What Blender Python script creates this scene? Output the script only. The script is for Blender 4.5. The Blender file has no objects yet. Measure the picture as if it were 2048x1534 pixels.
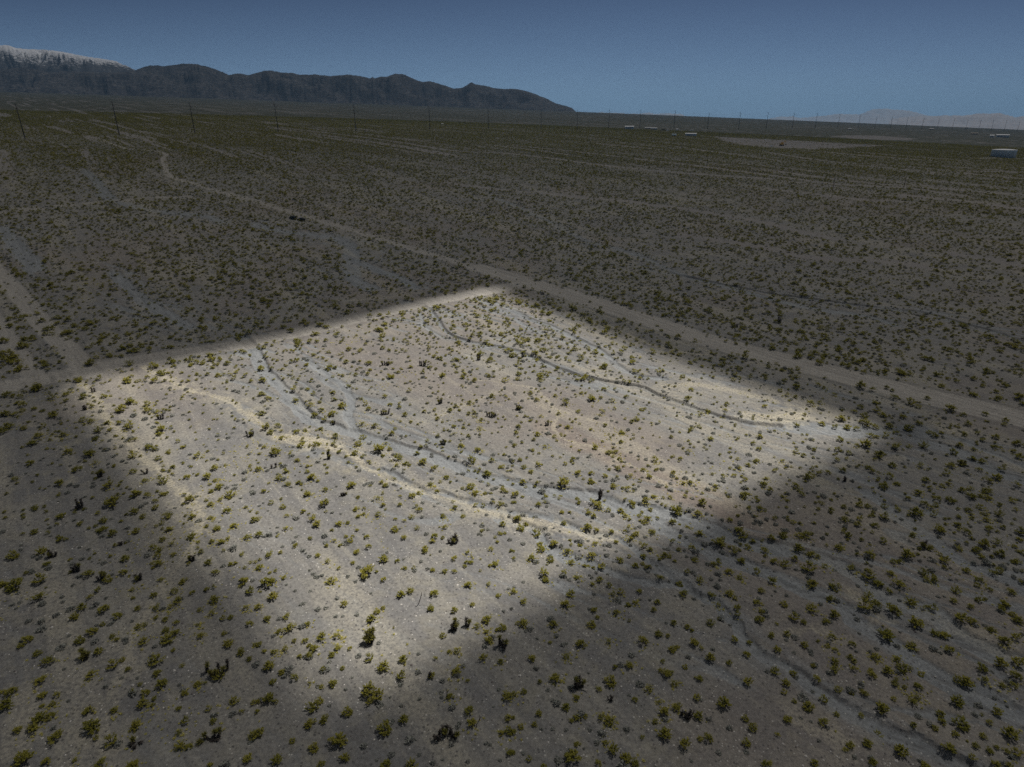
import bpy, math, random
import numpy as np

# ------------------------------------------------------------------ camera, sky, sun, exposure
S = bpy.context.scene
COL = S.collection
FPX = 1250.0                       # focal length in pixels of the 2048 wide photograph
CAMZ = 90.0
PITCH = math.atan((767 - 243) / FPX)
cam_d = bpy.data.cameras.new('camera')
cam_d.sensor_width = 36.0
cam_d.lens = 36.0 * FPX / 2048.0
cam_d.clip_start = 0.5
cam_d.clip_end = 150000.0
cam = bpy.data.objects.new('camera', cam_d)
cam.location = (0, 0, CAMZ)
cam.rotation_euler = (math.pi / 2 - PITCH, 0, 0)
COL.objects.link(cam)
S.camera = cam

SUN_EL = math.radians(58)
SUN_AZ = math.atan2(0.72, 0.69)    # clockwise from +Y (the view direction)
SUN_DIR = np.array([math.sin(SUN_AZ) * math.cos(SUN_EL), math.cos(SUN_AZ) * math.cos(SUN_EL), math.sin(SUN_EL)])
w = bpy.data.worlds.new('World')
S.world = w
w.use_nodes = True
wn = w.node_tree.nodes
bg = wn['Background']
sky = wn.new('ShaderNodeTexSky')
sky.sky_type = 'NISHITA'
sky.sun_disc = False
sky.sun_elevation = SUN_EL
sky.sun_rotation = SUN_AZ
sky.altitude = 3000
sky.air_density = 0.45
sky.dust_density = 1.0
sky.ozone_density = 1.8
bg.inputs['Strength'].default_value = 0.050
w.node_tree.links.new(sky.outputs[0], bg.inputs['Color'])

sun_d = bpy.data.lights.new('sun', 'SUN')
sun_d.energy = 5.0
sun_d.angle = math.radians(0.4)
sun_d.color = (1.0, 0.955, 0.895)
sun = bpy.data.objects.new('sun', sun_d)
sun.rotation_euler = (math.pi / 2 - SUN_EL, 0, math.pi - SUN_AZ)
sun.location = (0, 0, 300)
COL.objects.link(sun)

S.view_settings.view_transform = 'Standard'
S.view_settings.look = 'None'
S.view_settings.gamma = 1.0
S.view_settings.use_curve_mapping = False
S.view_settings.exposure = 0.33
S.cycles.use_denoising = False
S.cycles.max_bounces = 4
S.cycles.diffuse_bounces = 2
S.cycles.transparent_max_bounces = 12
S.cycles.use_adaptive_sampling = False

random.seed(7)
RNG = np.random.default_rng(11)

# ------------------------------------------------------------------ helpers: noise, terrain, photograph -> ground
def _h(ix, iy, s):
    v = np.sin(ix * 127.1 + iy * 311.7 + s * 74.7) * 43758.5453
    return v - np.floor(v)

def vnoise(x, y, s=0.0):
    ix, iy = np.floor(x), np.floor(y)
    fx, fy = x - ix, y - iy
    fx = fx * fx * (3 - 2 * fx)
    fy = fy * fy * (3 - 2 * fy)
    a, b, c, d = _h(ix, iy, s), _h(ix + 1, iy, s), _h(ix, iy + 1, s), _h(ix + 1, iy + 1, s)
    return (a * (1 - fx) + b * fx) * (1 - fy) + (c * (1 - fx) + d * fx) * fy

def fbm(x, y, s=0.0, o=4):
    r = np.zeros_like(x, dtype=float)
    a, t = 1.0, 0.0
    for k in range(o):
        r += a * vnoise(x * 2 ** k, y * 2 ** k, s + k * 3.1)
        t += a
        a *= 0.55
    return r / t

def sstep(a, b, x):
    t = np.clip((x - a) / (b - a), 0, 1)
    return t * t * (3 - 2 * t)

CP, SP = math.cos(PITCH), math.sin(PITCH)

def ray(u, v):
    u = np.asarray(u, float)
    v = np.asarray(v, float)
    return np.stack([u - 1024, FPX * CP - (v - 767) * SP, -FPX * SP - (v - 767) * CP], -1)

_a, _b = ray(0, 169), ray(2048, 169 + 0.0375 * 2048)      # the fan's own horizon line slopes down to the right
_n = np.cross(_a, _b)
_n /= _n[2]
SX, SY = -_n[0], -_n[1]
FAN_R, BASIN = 8000.0, -80.0

def zbase(x, y):
    r = np.hypot(x, y)
    z = SX * x + SY * y + 30 * (1 - np.exp(-(r / 600.0) ** 3))
    z = np.maximum(z, BASIN)
    return z + (BASIN - z) * sstep(FAN_R, FAN_R + 900, r)

def ground_at(u, v):
    """pixel of the photograph -> point on the fan surface"""
    d = ray(u, v)
    d = d / np.linalg.norm(d, axis=-1, keepdims=True)
    lo = np.full(d.shape[:-1], 30.0)
    hi = np.full(d.shape[:-1], 8400.0)
    # march to bracket the first crossing, then bisect
    t = np.full(d.shape[:-1], 30.0)
    found = np.zeros(d.shape[:-1], bool)
    for k in range(260):
        t2 = t * 1.022
        p = d * t2[..., None]
        below = (p[..., 2] + CAMZ) < zbase(p[..., 0], p[..., 1])
        new = below & ~found
        lo = np.where(new, t, lo)
        hi = np.where(new, t2, hi)
        found |= below
        t = t2
    for k in range(30):
        m = (lo + hi) / 2
        p = d * m[..., None]
        below = (p[..., 2] + CAMZ) < zbase(p[..., 0], p[..., 1])
        hi = np.where(below, m, hi)
        lo = np.where(below, lo, m)
    p = d * hi[..., None]
    p[..., 2] += CAMZ
    return p

def to_px(x, y, z):
    dy, dz = y, z - CAMZ
    f = dy * CP - dz * SP
    up = dy * SP + dz * CP
    f = np.maximum(f, 1e-3)
    return 1024 + FPX * x / f, 767 - FPX * up / f, f

# drainage direction, taken from the long bare streaks of the far plain
_p, _q = ground_at(np.array([607., 1022.]), np.array([255., 312.]))
DRN = (_q - _p)[:2] / np.linalg.norm((_q - _p)[:2])

def smooth_line(px, wob=0.0, seed=0, sub=6):
    P = ground_at(np.array([p[0] for p in px], float), np.array([p[1] for p in px], float))[:, :2]
    out = []
    n = len(P)
    for i in range(n - 1):
        p0, p1, p2, p3 = P[max(i - 1, 0)], P[i], P[i + 1], P[min(i + 2, n - 1)]
        for k in range(sub):
            t = k / sub
            out.append(0.5 * ((2 * p1) + (p2 - p0) * t + (2 * p0 - 5 * p1 + 4 * p2 - p3) * t * t + (3 * p1 - p0 - 3 * p2 + p3) * t ** 3))
    out.append(P[-1])
    out = np.array(out)
    if wob:
        k = np.arange(len(out))
        out = out + wob * np.stack([fbm(k * 0.35, k * 0 + 3.0, seed, 2) - 0.5, fbm(k * 0.35, k * 0 + 9.0, seed + 5, 2) - 0.5], 1) * 2
    return out

# features of the ground, traced in the photograph:  (pixels, width m, ...)
ROADS = [
    ([(-60, 787), (0, 775), (100, 757), (200, 735), (330, 712), (480, 688), (600, 663), (700, 640), (800, 618), (900, 597), (1000, 577), (1060, 563)], 11.0, 1.0),
    ([(450, 387), (520, 405), (600, 430), (700, 459), (800, 490), (900, 520), (1010, 550)], 8.0, 0.65),
    ([(960, 536), (1010, 550), (1060, 566), (1150, 592), (1300, 642), (1450, 690), (1600, 728), (1750, 767), (1900, 803), (2048, 838), (2200, 880)], 16.0, 1.0),
    ([(-40, 500), (0, 548), (40, 590), (90, 650), (140, 700), (165, 730), (185, 748)], 8.0, 0.9),
    ([(-40, 600), (0, 655), (30, 700), (60, 740), (85, 765)], 7.0, 0.75),
    ([(205, 280), (250, 297), (305, 301), (332, 308), (327, 318), (331, 332), (333, 345), (345, 354), (380, 365), (450, 387)], 5.5, 0.75),
    ([(-30, 428), (30, 422), (100, 415), (200, 404), (300, 396), (380, 393)], 5.0, 0.6),
    ([(180, 272), (232, 271), (300, 272)], 8.0, 0.5),
    ([(990, 257.5), (1080, 258), (1160, 258.5)], 10.0, 0.7),
    ([(1780, 287.5), (1850, 289), (1900, 291)], 14.0, 0.8),
    ([(1950, 317), (2004, 316), (2070, 318)], 16.0, 0.8),
    ([(1310, 261), (1340, 264), (1400, 271), (1440, 276)], 14.0, 0.8),
]
WASHES = [   # pixels, width, depth
    ([(480, 672), (500, 690), (520, 730), (545, 760), (575, 785), (585, 800), (600, 820), (640, 845), (690, 862), (740, 875), (800, 893), (860, 910), (910, 932), (960, 950), (1024, 966), (1069, 978), (1111, 981), (1161, 988), (1199, 996), (1236, 1011), (1274, 1021), (1324, 1026), (1386, 1043), (1424, 1058), (1474, 1076), (1535, 1093), (1586, 1098), (1636, 1113), (1676, 1128), (1711, 1148), (1751, 1182), (1786, 1197), (1848, 1215), (1881, 1240), (1911, 1260), (1961, 1290), (2047, 1325), (2150, 1370)], 5.0, 0.7),
    ([(610, 715), (640, 738), (680, 765), (697, 790), (700, 815), (695, 835), (720, 868)], 3.0, 0.35),
    ([(850, 612), (868, 630), (880, 650), (895, 665), (930, 680), (980, 690), (1030, 700), (1080, 720), (1150, 745), (1250, 765), (1290, 775), (1340, 797), (1400, 820), (1430, 830), (1500, 845), (1560, 850)], 2.2, 1.0),
    ([(1500, 845), (1580, 852), (1640, 856), (1700, 862), (1780, 861), (1850, 860)], 8.0, 0.3),
    ([(990, 605), (1030, 621), (1060, 637), (1105, 655), (1140, 672), (1180, 690), (1215, 712), (1240, 735), (1275, 750), (1330, 757)], 3.0, 0.6),
    ([(960, 600), (1010, 625), (1060, 655), (1120, 680), (1150, 690)], 2.0, 0.35),
    ([(840, 625), (850, 650), (880, 670), (930, 684)], 1.4, 0.5),
    ([(1400, 715), (1450, 740), (1500, 757), (1560, 770)], 1.6, 0.4),
    ([(1620, 770), (1680, 790), (1740, 802)], 2.0, 0.4),
    ([(760, 938), (800, 955), (840, 978), (880, 984), (930, 1000), (1000, 1020), (1074, 1031), (1124, 1043), (1161, 1061), (1199, 1071), (1236, 1078), (1261, 1093), (1286, 1113), (1324, 1141), (1360, 1165), (1400, 1190)], 2.0, 0.6),
    ([(990, 1035), (1024, 1043), (1062, 1056), (1079, 1081), (1106, 1101), (1136, 1116), (1174, 1123), (1224, 1146), (1274, 1162), (1324, 1171), (1357, 1174), (1394, 1185), (1414, 1197), (1434, 1210), (1449, 1225), (1469, 1245), (1486, 1275), (1511, 1300), (1536, 1312), (1586, 1340), (1621, 1367), (1661, 1400), (1698, 1422), (1741, 1447), (1776, 1460), (1806, 1472), (1848, 1485), (1886, 1510), (1960, 1545)], 2.6, 0.7),
    ([(1311, 1048), (1349, 1071), (1399, 1096), (1449, 1116), (1535, 1148), (1611, 1182), (1676, 1200), (1711, 1237), (1749, 1262), (1786, 1285), (1824, 1310), (1861, 1337), (1899, 1362), (1936, 1382), (1986, 1400), (2047, 1432), (2130, 1470)], 4.0, 0.45),
    ([(1780, 861), (1850, 885), (1921, 905), (1961, 925), (2011, 950), (2100, 975)], 5.0, 0.5),
    ([(1880, 865), (1921, 878), (1961, 896), (2011, 916), (2080, 950)], 2.0, 0.5),
    ([(1740, 985), (1768, 1006), (1798, 1036), (1848, 1066), (1886, 1093), (1926, 1123), (1961, 1138), (2060, 1180)], 4.0, 0.35),
    ([(1340, 545), (1440, 566), (1536, 586), (1661, 602), (1786, 619), (1848, 624), (1911, 642), (1973, 659), (2070, 690)], 3.0, 0.9),
    ([(980, 395), (1024, 409), (1086, 437), (1154, 472), (1200, 490), (1249, 502), (1311, 527), (1374, 552), (1480, 580), (1600, 612), (1720, 630), (1790, 650)], 5.0, 0.3),
    ([(510, 448), (537, 457), (612, 470), (672, 475), (697, 490), (704, 515), (707, 557), (740, 575)], 9.0, 0.4),
    ([(730, 528), (747, 537), (787, 552), (830, 575)], 6.0, 0.3),
    ([(0, 455), (25, 482), (55, 512), (70, 540)], 9.0, 0.3),
    ([(230, 545), (265, 582), (320, 622), (380, 655)], 6.0, 0.4),
    ([(170, 340), (200, 372), (220, 395), (300, 420), (400, 430), (450, 445)], 8.0, 0.3),
]
SANDS = [    # pale tan rills and sandy tracks: pixels, width, strength
    ([(165, 768), (200, 812), (240, 872), (275, 902), (320, 948), (370, 1002), (400, 1038), (385, 1080), (375, 1110)], 3.2, 0.8),
    ([(375, 1110), (340, 1150), (290, 1225), (262, 1290), (250, 1340), (232, 1390), (215, 1440), (205, 1500)], 2.6, 0.45),
    ([(290, 735), (350, 765), (400, 785), (470, 805), (510, 842), (545, 868), (600, 886), (650, 893), (690, 902), (720, 925), (760, 945), (800, 965), (860, 985), (920, 1005), (980, 1025), (1040, 1040), (1100, 1052)], 3.2, 0.8),
    ([(560, 872), (620, 882), (680, 892)], 6.0, 0.9),
    ([(50, 850), (85, 865), (105, 878), (118, 895), (140, 930), (135, 970)], 1.8, 0.4),
    ([(120, 898), (150, 880), (180, 872)], 1.6, 0.4),
    ([(850, 843), (930, 812), (985, 785)], 1.5, 0.4),
    ([(960, 760), (1040, 770), (1084, 792), (1115, 820), (1175, 835), (1220, 850)], 2.0, 0.5),
    ([(1086, 795), (1120, 830), (1110, 860), (1140, 880), (1180, 890), (1230, 915), (1300, 950), (1349, 971)], 2.2, 0.5),
    ([(1330, 775), (1400, 770), (1480, 785), (1540, 800)], 6.0, 0.55),
    ([(1500, 830), (1560, 838), (1600, 832)], 9.0, 0.8),
    ([(1150, 628), (1190, 645), (1240, 660), (1290, 685), (1370, 705), (1420, 710)], 2.0, 0.7),
    ([(1060, 575), (1150, 610), (1300, 662), (1450, 712), (1600, 745), (1680, 760)], 2.5, 0.4),
    ([(1690, 935), (1750, 920), (1800, 912)], 4.0, 0.4),
    ([(1860, 843), (1900, 860), (1930, 865)], 5.0, 0.6),
    ([(1700, 1188), (1760, 1228), (1800, 1245)], 2.2, 0.6),
    ([(1590, 1258), (1650, 1262), (1700, 1290)], 1.8, 0.4),
    ([(1600, 1440), (1660, 1465), (1690, 1480)], 3.0, 0.4),
    ([(1900, 1260), (1960, 1270), (2010, 1290), (2040, 1330)], 4.0, 0.35),
    ([(0, 1180), (40, 1200), (90, 1185)], 4.0, 0.5),
    ([(20, 1400), (45, 1440), (30, 1500)], 6.0, 0.4),
    ([(1100, 1052), (1160, 1063), (1230, 1080)], 3.0, 0.6),
    ([(700, 600), (760, 596), (820, 590)], 3.0, 0.4),
]
REDS = [     # reddish soil: pixels, width, strength
    ([(1100, 850), (1180, 890), (1249, 923), (1349, 971), (1424, 1006), (1535, 1058), (1640, 1110)], 9.0, 0.8),
    ([(1100, 800), (1200, 850), (1290, 890)], 20.0, 0.45),
    ([(700, 695), (780, 725), (900, 770), (1000, 790)], 22.0, 0.4),
    ([(1650, 1040), (1750, 1080), (1850, 1140), (1950, 1210)], 22.0, 0.4),
    ([(640, 655), (560, 660), (520, 680)], 14.0, 0.3),
    ([(500, 610), (560, 520), (620, 500)], 22.0, 0.3),
]
BARES = [    # bare strips among the bushes of the plain
    ([(900, 366), (1024, 382), (1149, 392), (1274, 406), (1374, 419), (1535, 447), (1611, 465), (1680, 480)], 9.0),
    ([(1360, 470), (1449, 482), (1535, 497), (1611, 514), (1761, 522), (1848, 534)], 9.0),
    ([(1900, 506), (1986, 522), (2070, 536)], 10.0),
    ([(560, 255), (730, 275), (900, 300), (1024, 308), (1200, 330), (1350, 345), (1536, 358)], 11.0),
    ([(1000, 290), (1120, 300), (1250, 315), (1400, 333), (1536, 350), (1660, 367), (1800, 375), (1930, 392)], 11.0),
    ([(1536, 340), (1700, 362), (1860, 376), (2060, 390)], 11.0),
    ([(1800, 390), (1950, 405), (2060, 420)], 13.0),
    ([(1536, 305), (1650, 322), (1800, 332), (1900, 341), (2060, 345)], 13.0),
    ([(1180, 282), (1320, 290), (1440, 305), (1560, 322)], 13.0),
    ([(1536, 378), (1640, 390), (1740, 400), (1830, 405)], 9.0),
    ([(1560, 255), (1700, 256), (1900, 262)], 14.0),
]
PADS = [     # scraped grey pads of the pit
    ([(1430, 273), (1480, 276), (1560, 280), (1640, 284), (1720, 289), (1780, 291), (1700, 296), (1620, 298), (1540, 296), (1480, 289), (1445, 281)]),
    ([(1655, 272.5), (1700, 270.5), (1760, 271.5), (1830, 277), (1815, 281), (1760, 279.5), (1700, 276.5)]),
]
for k, lst in enumerate((ROADS, WASHES, SANDS, REDS, BARES)):
    for i in range(len(lst)):
        f = lst[i]
        wob = (0.3, 0.9, 1.2, 3.0, 3.0)[k]
        lst[i] = (smooth_line(f[0], wob, i * 7 + k * 131),) + tuple(f[1:])
PADS = [ground_at(np.array([p[0] for p in q], float), np.array([p[1] for p in q], float))[:, :2] for q in PADS]

FLOW = WASHES[0][0][-1] - WASHES[0][0][len(WASHES[0][0]) // 4]
FLOW = FLOW / np.linalg.norm(FLOW)

def line_dist(x, y, line, far):
    d = np.full(x.shape, far)
    lo, hi = line.min(0) - far, line.max(0) + far
    sel = np.nonzero((x > lo[0]) & (x < hi[0]) & (y > lo[1]) & (y < hi[1]))[0]
    if not len(sel):
        return d
    sx, sy = x[sel], y[sel]
    sd = d[sel]
    for a, b in zip(line[:-1], line[1:]):
        m = np.nonzero((sx > min(a[0], b[0]) - far) & (sx < max(a[0], b[0]) + far) & (sy > min(a[1], b[1]) - far) & (sy < max(a[1], b[1]) + far))[0]
        if not len(m):
            continue
        ab = b - a
        L = ab @ ab + 1e-9
        px, py = sx[m] - a[0], sy[m] - a[1]
        t = np.clip((px * ab[0] + py * ab[1]) / L, 0, 1)
        sd[m] = np.minimum(sd[m], np.hypot(px - t * ab[0], py - t * ab[1]))
    d[sel] = sd
    return d

def in_poly(x, y, poly):
    c = np.zeros(x.shape, bool)
    n = len(poly)
    for i in range(n):
        a, b = poly[i], poly[(i + 1) % n]
        cross = ((a[1] > y) != (b[1] > y)) & (x < (b[0] - a[0]) * (y - a[1]) / (b[1] - a[1] + 1e-12) + a[0])
        c ^= cross
    return c

def terrain(x, y):
    """height and soil masks: road, rut, wash, bank (dark soil plus painted shade), sand, red, bare, pad"""
    x = np.asarray(x, float).ravel()
    y = np.asarray(y, float).ravel()
    r = np.hypot(x, y)
    near = np.exp(-(r / 1500.0) ** 2)
    z = zbase(x, y)
    z = z + near * (0.7 * (fbm(x / 38, y / 38, 1, 2) - 0.5) + 0.22 * (fbm(x / 7, y / 7, 2, 2) - 0.5))
    s, t = x * DRN[0] + y * DRN[1], -x * DRN[1] + y * DRN[0]
    jag = 1.6 * (fbm(x / 3.5, y / 3.5, 5, 3) - 0.5)
    road, rut = np.zeros_like(x), np.zeros_like(x)
    for ln, wd, st in ROADS:
        d = line_dist(x, y, ln, wd + 6)
        dj = d + jag * 0.7
        m = st * (1 - sstep(wd * 0.36, wd * 0.58, dj))
        road = np.maximum(road, m)
        for q in (0.10, 0.28, 0.42):
            rut = np.maximum(rut, m * np.exp(-((d - q * wd) / 0.5) ** 2))
        berm = np.exp(-((d - wd * 0.56) / 0.9) ** 2)
        z = z + 0.28 * berm * st - 0.16 * m
    wash, bank, corr = np.zeros_like(x), np.zeros_like(x), np.zeros_like(x)
    for ln, wd, dp in WASHES:
        d = line_dist(x, y, ln, wd * 0.5 + 26)
        corr = np.maximum(corr, 1 - sstep(wd * 0.5 + 3, wd * 0.5 + 22, d))
        d = d + jag * min(0.9, wd * 0.2) + wd * 0.3 * (fbm(x / 11, y / 11, 57, 2) - 0.45)
        m = 1 - sstep(wd * 0.5 - 0.25, wd * 0.5 + 0.3, d)
        wash = np.maximum(wash, m)
        wash = np.maximum(wash, 0.55 * (1 - sstep(wd * 0.5, wd * 0.5 + 4, d)) * sstep(0.5, 0.56, fbm(s / 25, t / 1.6, 8, 3)))
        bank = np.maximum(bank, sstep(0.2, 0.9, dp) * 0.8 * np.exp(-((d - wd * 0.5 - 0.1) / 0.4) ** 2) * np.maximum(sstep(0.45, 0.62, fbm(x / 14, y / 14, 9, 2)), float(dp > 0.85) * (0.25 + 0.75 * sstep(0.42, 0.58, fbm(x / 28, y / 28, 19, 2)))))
        z = z - dp * 0.75 * m * (0.6 + 0.8 * fbm(x / 30, y / 30, 10, 2))
    # braided threads of gravel beside the washes, and faint rills on the open flat
    ws, wt = x * FLOW[0] + y * FLOW[1], -x * FLOW[1] + y * FLOW[0]
    wt = wt + 5.0 * (fbm(x / 30, y / 30, 63, 2) - 0.5) + 1.5 * (fbm(x / 8, y / 8, 64, 2) - 0.5)
    thread = np.abs(fbm(ws / 55, wt / 5.5, 65, 2) - 0.5)
    th = (1 - sstep(0.026, 0.042, thread)) * np.clip(corr * 1.1 + 0.25 * sstep(.5, .65, fbm(x / 50, y / 50, 66, 2)), 0, 1) * near
    wash = np.maximum(wash, 0.9 * th)
    z = z - 0.22 * th
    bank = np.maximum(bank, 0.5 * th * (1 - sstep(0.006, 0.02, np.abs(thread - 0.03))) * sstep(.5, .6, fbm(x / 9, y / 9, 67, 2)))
    sand = np.zeros_like(x)
    for ln, wd, st in SANDS:
        d = line_dist(x, y, ln, wd * 2 + 8) + jag * 1.2 + 1.2 * (fbm(x / 1.6, y / 1.6, 13, 2) - 0.5)
        sand = np.maximum(sand, st * (1 - sstep(wd * 0.18, wd * 0.5, d)))
        sand = np.maximum(sand, 0.6 * st * (1 - sstep(wd * 0.5, wd + 4, d)) * sstep(0.52, 0.60, fbm(x / 3, y / 3, 12, 3)))
    wide = fbm(s / 90, t / 9, 14, 3)
    sand = np.maximum(sand, 0.30 * sstep(0.56, 0.74, wide) * near)
    red = np.zeros_like(x)
    for ln, wd, st in REDS:
        d = line_dist(x, y, ln, wd * 1.2 + 8) + jag * 2
        red = np.maximum(red, st * (1 - sstep(wd * 0.3, wd * 0.9, d)))
    red = np.maximum(red, 0.35 * sstep(0.52, 0.72, fbm(x / 60, y / 60, 15, 3)))
    bare = np.zeros_like(x)
    for ln, wd in BARES:
        d = line_dist(x, y, ln, wd + 9) + jag * 3
        bare = np.maximum(bare, 1 - sstep(wd * 0.3, wd * 0.75, d))
    streak = fbm(s / 260, t / 13, 21, 3)
    bare = np.maximum(bare, sstep(0.62, 0.70, streak) * sstep(450, 900, r) * 0.85)
    pad = np.zeros_like(x)
    for q in PADS:
        ext = np.ptp(q, axis=0).max()
        wob = ext * 0.03
        pad = np.maximum(pad, in_poly(x + wob * (fbm(x / (wob * 2), y / (wob * 2), 31, 2) - 0.5) * 2, y + wob * (fbm(x / (wob * 2), y / (wob * 2), 33, 2) - 0.5) * 2, q).astype(float))
    z = z + 3.0 * pad * (fbm(x / 25, y / 25, 41, 3) - 0.5) * sstep(700, 1200, r)
    return dict(z=z, road=road, rut=rut, wash=wash, bank=bank, sand=sand, red=red, bare=bare, pad=pad)

def height(x, y):
    return terrain(np.atleast_1d(x), np.atleast_1d(y))['z']

# ------------------------------------------------------------------ helpers: materials and meshes
class NT:
    def __init__(self, name, rough=0.9):
        self.m = bpy.data.materials.new(name)
        self.m.use_nodes = True
        self.t = self.m.node_tree
        self.p = self.t.nodes['Principled BSDF']
        self.p.inputs['Roughness'].default_value = rough
        self.p.inputs['Specular IOR Level'].default_value = 0.15
        self.out = self.t.nodes['Material Output']
    def n(self, typ, **kw):
        nd = self.t.nodes.new(typ)
        for k, v in kw.items():
            setattr(nd, k, v)
        return nd
    def l(self, a, b):
        self.t.links.new(a, b)
    def noise(self, vec, scale, detail=3, rough=0.55):
        nd = self.n('ShaderNodeTexNoise')
        nd.inputs['Scale'].default_value = scale
        nd.inputs['Detail'].default_value = detail
        nd.inputs['Roughness'].default_value = rough
        self.l(vec, nd.inputs['Vector'])
        return nd.outputs['Fac']
    def ramp(self, fac, a, b, ca=0.0, cb=1.0):
        nd = self.n('ShaderNodeMapRange')
        nd.inputs['From Min'].default_value = a
        nd.inputs['From Max'].default_value = b
        nd.inputs['To Min'].default_value = ca
        nd.inputs['To Max'].default_value = cb
        self.l(fac, nd.inputs['Value'])
        return nd.outputs['Result']
    def mix(self, fac, a, b, mode='MIX'):
        nd = self.n('ShaderNodeMix', data_type='RGBA', blend_type=mode)
        if isinstance(fac, (int, float)):
            nd.inputs[0].default_value = fac
        else:
            self.l(fac, nd.inputs[0])
        for v, i in ((a, 6), (b, 7)):
            if isinstance(v, tuple):
                nd.inputs[i].default_value = v + (1,)
            else:
                self.l(v, nd.inputs[i])
        return nd.outputs[2]
    def math(self, op, a, b):
        nd = self.n('ShaderNodeMath', operation=op)
        for v, i in ((a, 0), (b, 1)):
            if isinstance(v, (int, float)):
                nd.inputs[i].default_value = v
            else:
                self.l(v, nd.inputs[i])
        return nd.outputs[0]
    def col(self, c):
        self.l(c, self.p.inputs['Base Color'])
        return self.m

def plain_mat(name, c, rough=0.8, var=0.25, scale=3.0, metal=0.0):
    q = NT(name, rough)
    tc = q.n('ShaderNodeTexCoord')
    f = q.noise(tc.outputs['Object'], scale, 4)
    d = tuple(v * (1 - var) for v in c)
    e = tuple(min(1, v * (1 + var)) for v in c)
    q.p.inputs['Metallic'].default_value = metal
    return q.col(q.mix(q.ramp(f, 0.3, 0.7), d, e))

def leaf_mat(name, c1, c2, trans=0.35):
    q = NT(name)
    oi = q.n('ShaderNodeObjectInfo')
    tc = q.n('ShaderNodeTexCoord')
    f = q.noise(tc.outputs['Object'], 9.0, 2)
    fac = q.math('ADD', q.math('MULTIPLY', oi.outputs['Random'], 0.55), q.math('MULTIPLY', q.ramp(f, 0.3, 0.7), 0.45))
    c = q.mix(fac, c1, c2)
    d = q.n('ShaderNodeBsdfDiffuse')
    t = q.n('ShaderNodeBsdfTranslucent')
    q.l(c, d.inputs[0])
    q.l(c, t.inputs[0])
    mx = q.n('ShaderNodeMixShader')
    mx.inputs[0].default_value = trans
    q.l(d.outputs[0], mx.inputs[1])
    q.l(t.outputs[0], mx.inputs[2])
    q.l(mx.outputs[0], q.out.inputs['Surface'])
    return q.m

def mesh_obj(name, V, F, mat=None, parent=None, smooth=False, link=True):
    me = bpy.data.meshes.new(name)
    me.from_pydata([tuple(v) for v in V], [], [tuple(f) for f in F])
    if smooth:
        me.polygons.foreach_set('use_smooth', np.ones(len(me.polygons), bool))
    me.update()
    o = bpy.data.objects.new(name, me)
    if mat:
        me.materials.append(mat)
    if link:
        COL.objects.link(o)
    if parent:
        o.parent = parent
    return o

def big_mesh(name, V, Q, mat, smooth=True):
    """V (n,3), Q (m,4) int arrays"""
    me = bpy.data.meshes.new(name)
    me.vertices.add(len(V))
    me.vertices.foreach_set('co', np.ascontiguousarray(V, dtype=np.float32).ravel())
    me.loops.add(Q.size)
    me.loops.foreach_set('vertex_index', np.ascontiguousarray(Q, dtype=np.int32).ravel())
    me.polygons.add(len(Q))
    me.polygons.foreach_set('loop_start', np.arange(0, Q.size, 4, dtype=np.int32))
    me.update(calc_edges=True)
    me.polygons.foreach_set('use_smooth', np.full(len(Q), smooth))
    me.validate()
    me.materials.append(mat)
    o = bpy.data.objects.new(name, me)
    COL.objects.link(o)
    return o

def thing(name, label, cat, loc=(0, 0, 0), group=None, rotz=0.0):
    o = bpy.data.objects.new(name, None)
    o.empty_display_size = 0.3
    o.location = tuple(float(c) for c in loc)
    o.rotation_euler = (0, 0, rotz)
    o['label'] = label
    o['category'] = cat
    if group:
        o['group'] = group
    COL.objects.link(o)
    return o

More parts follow.
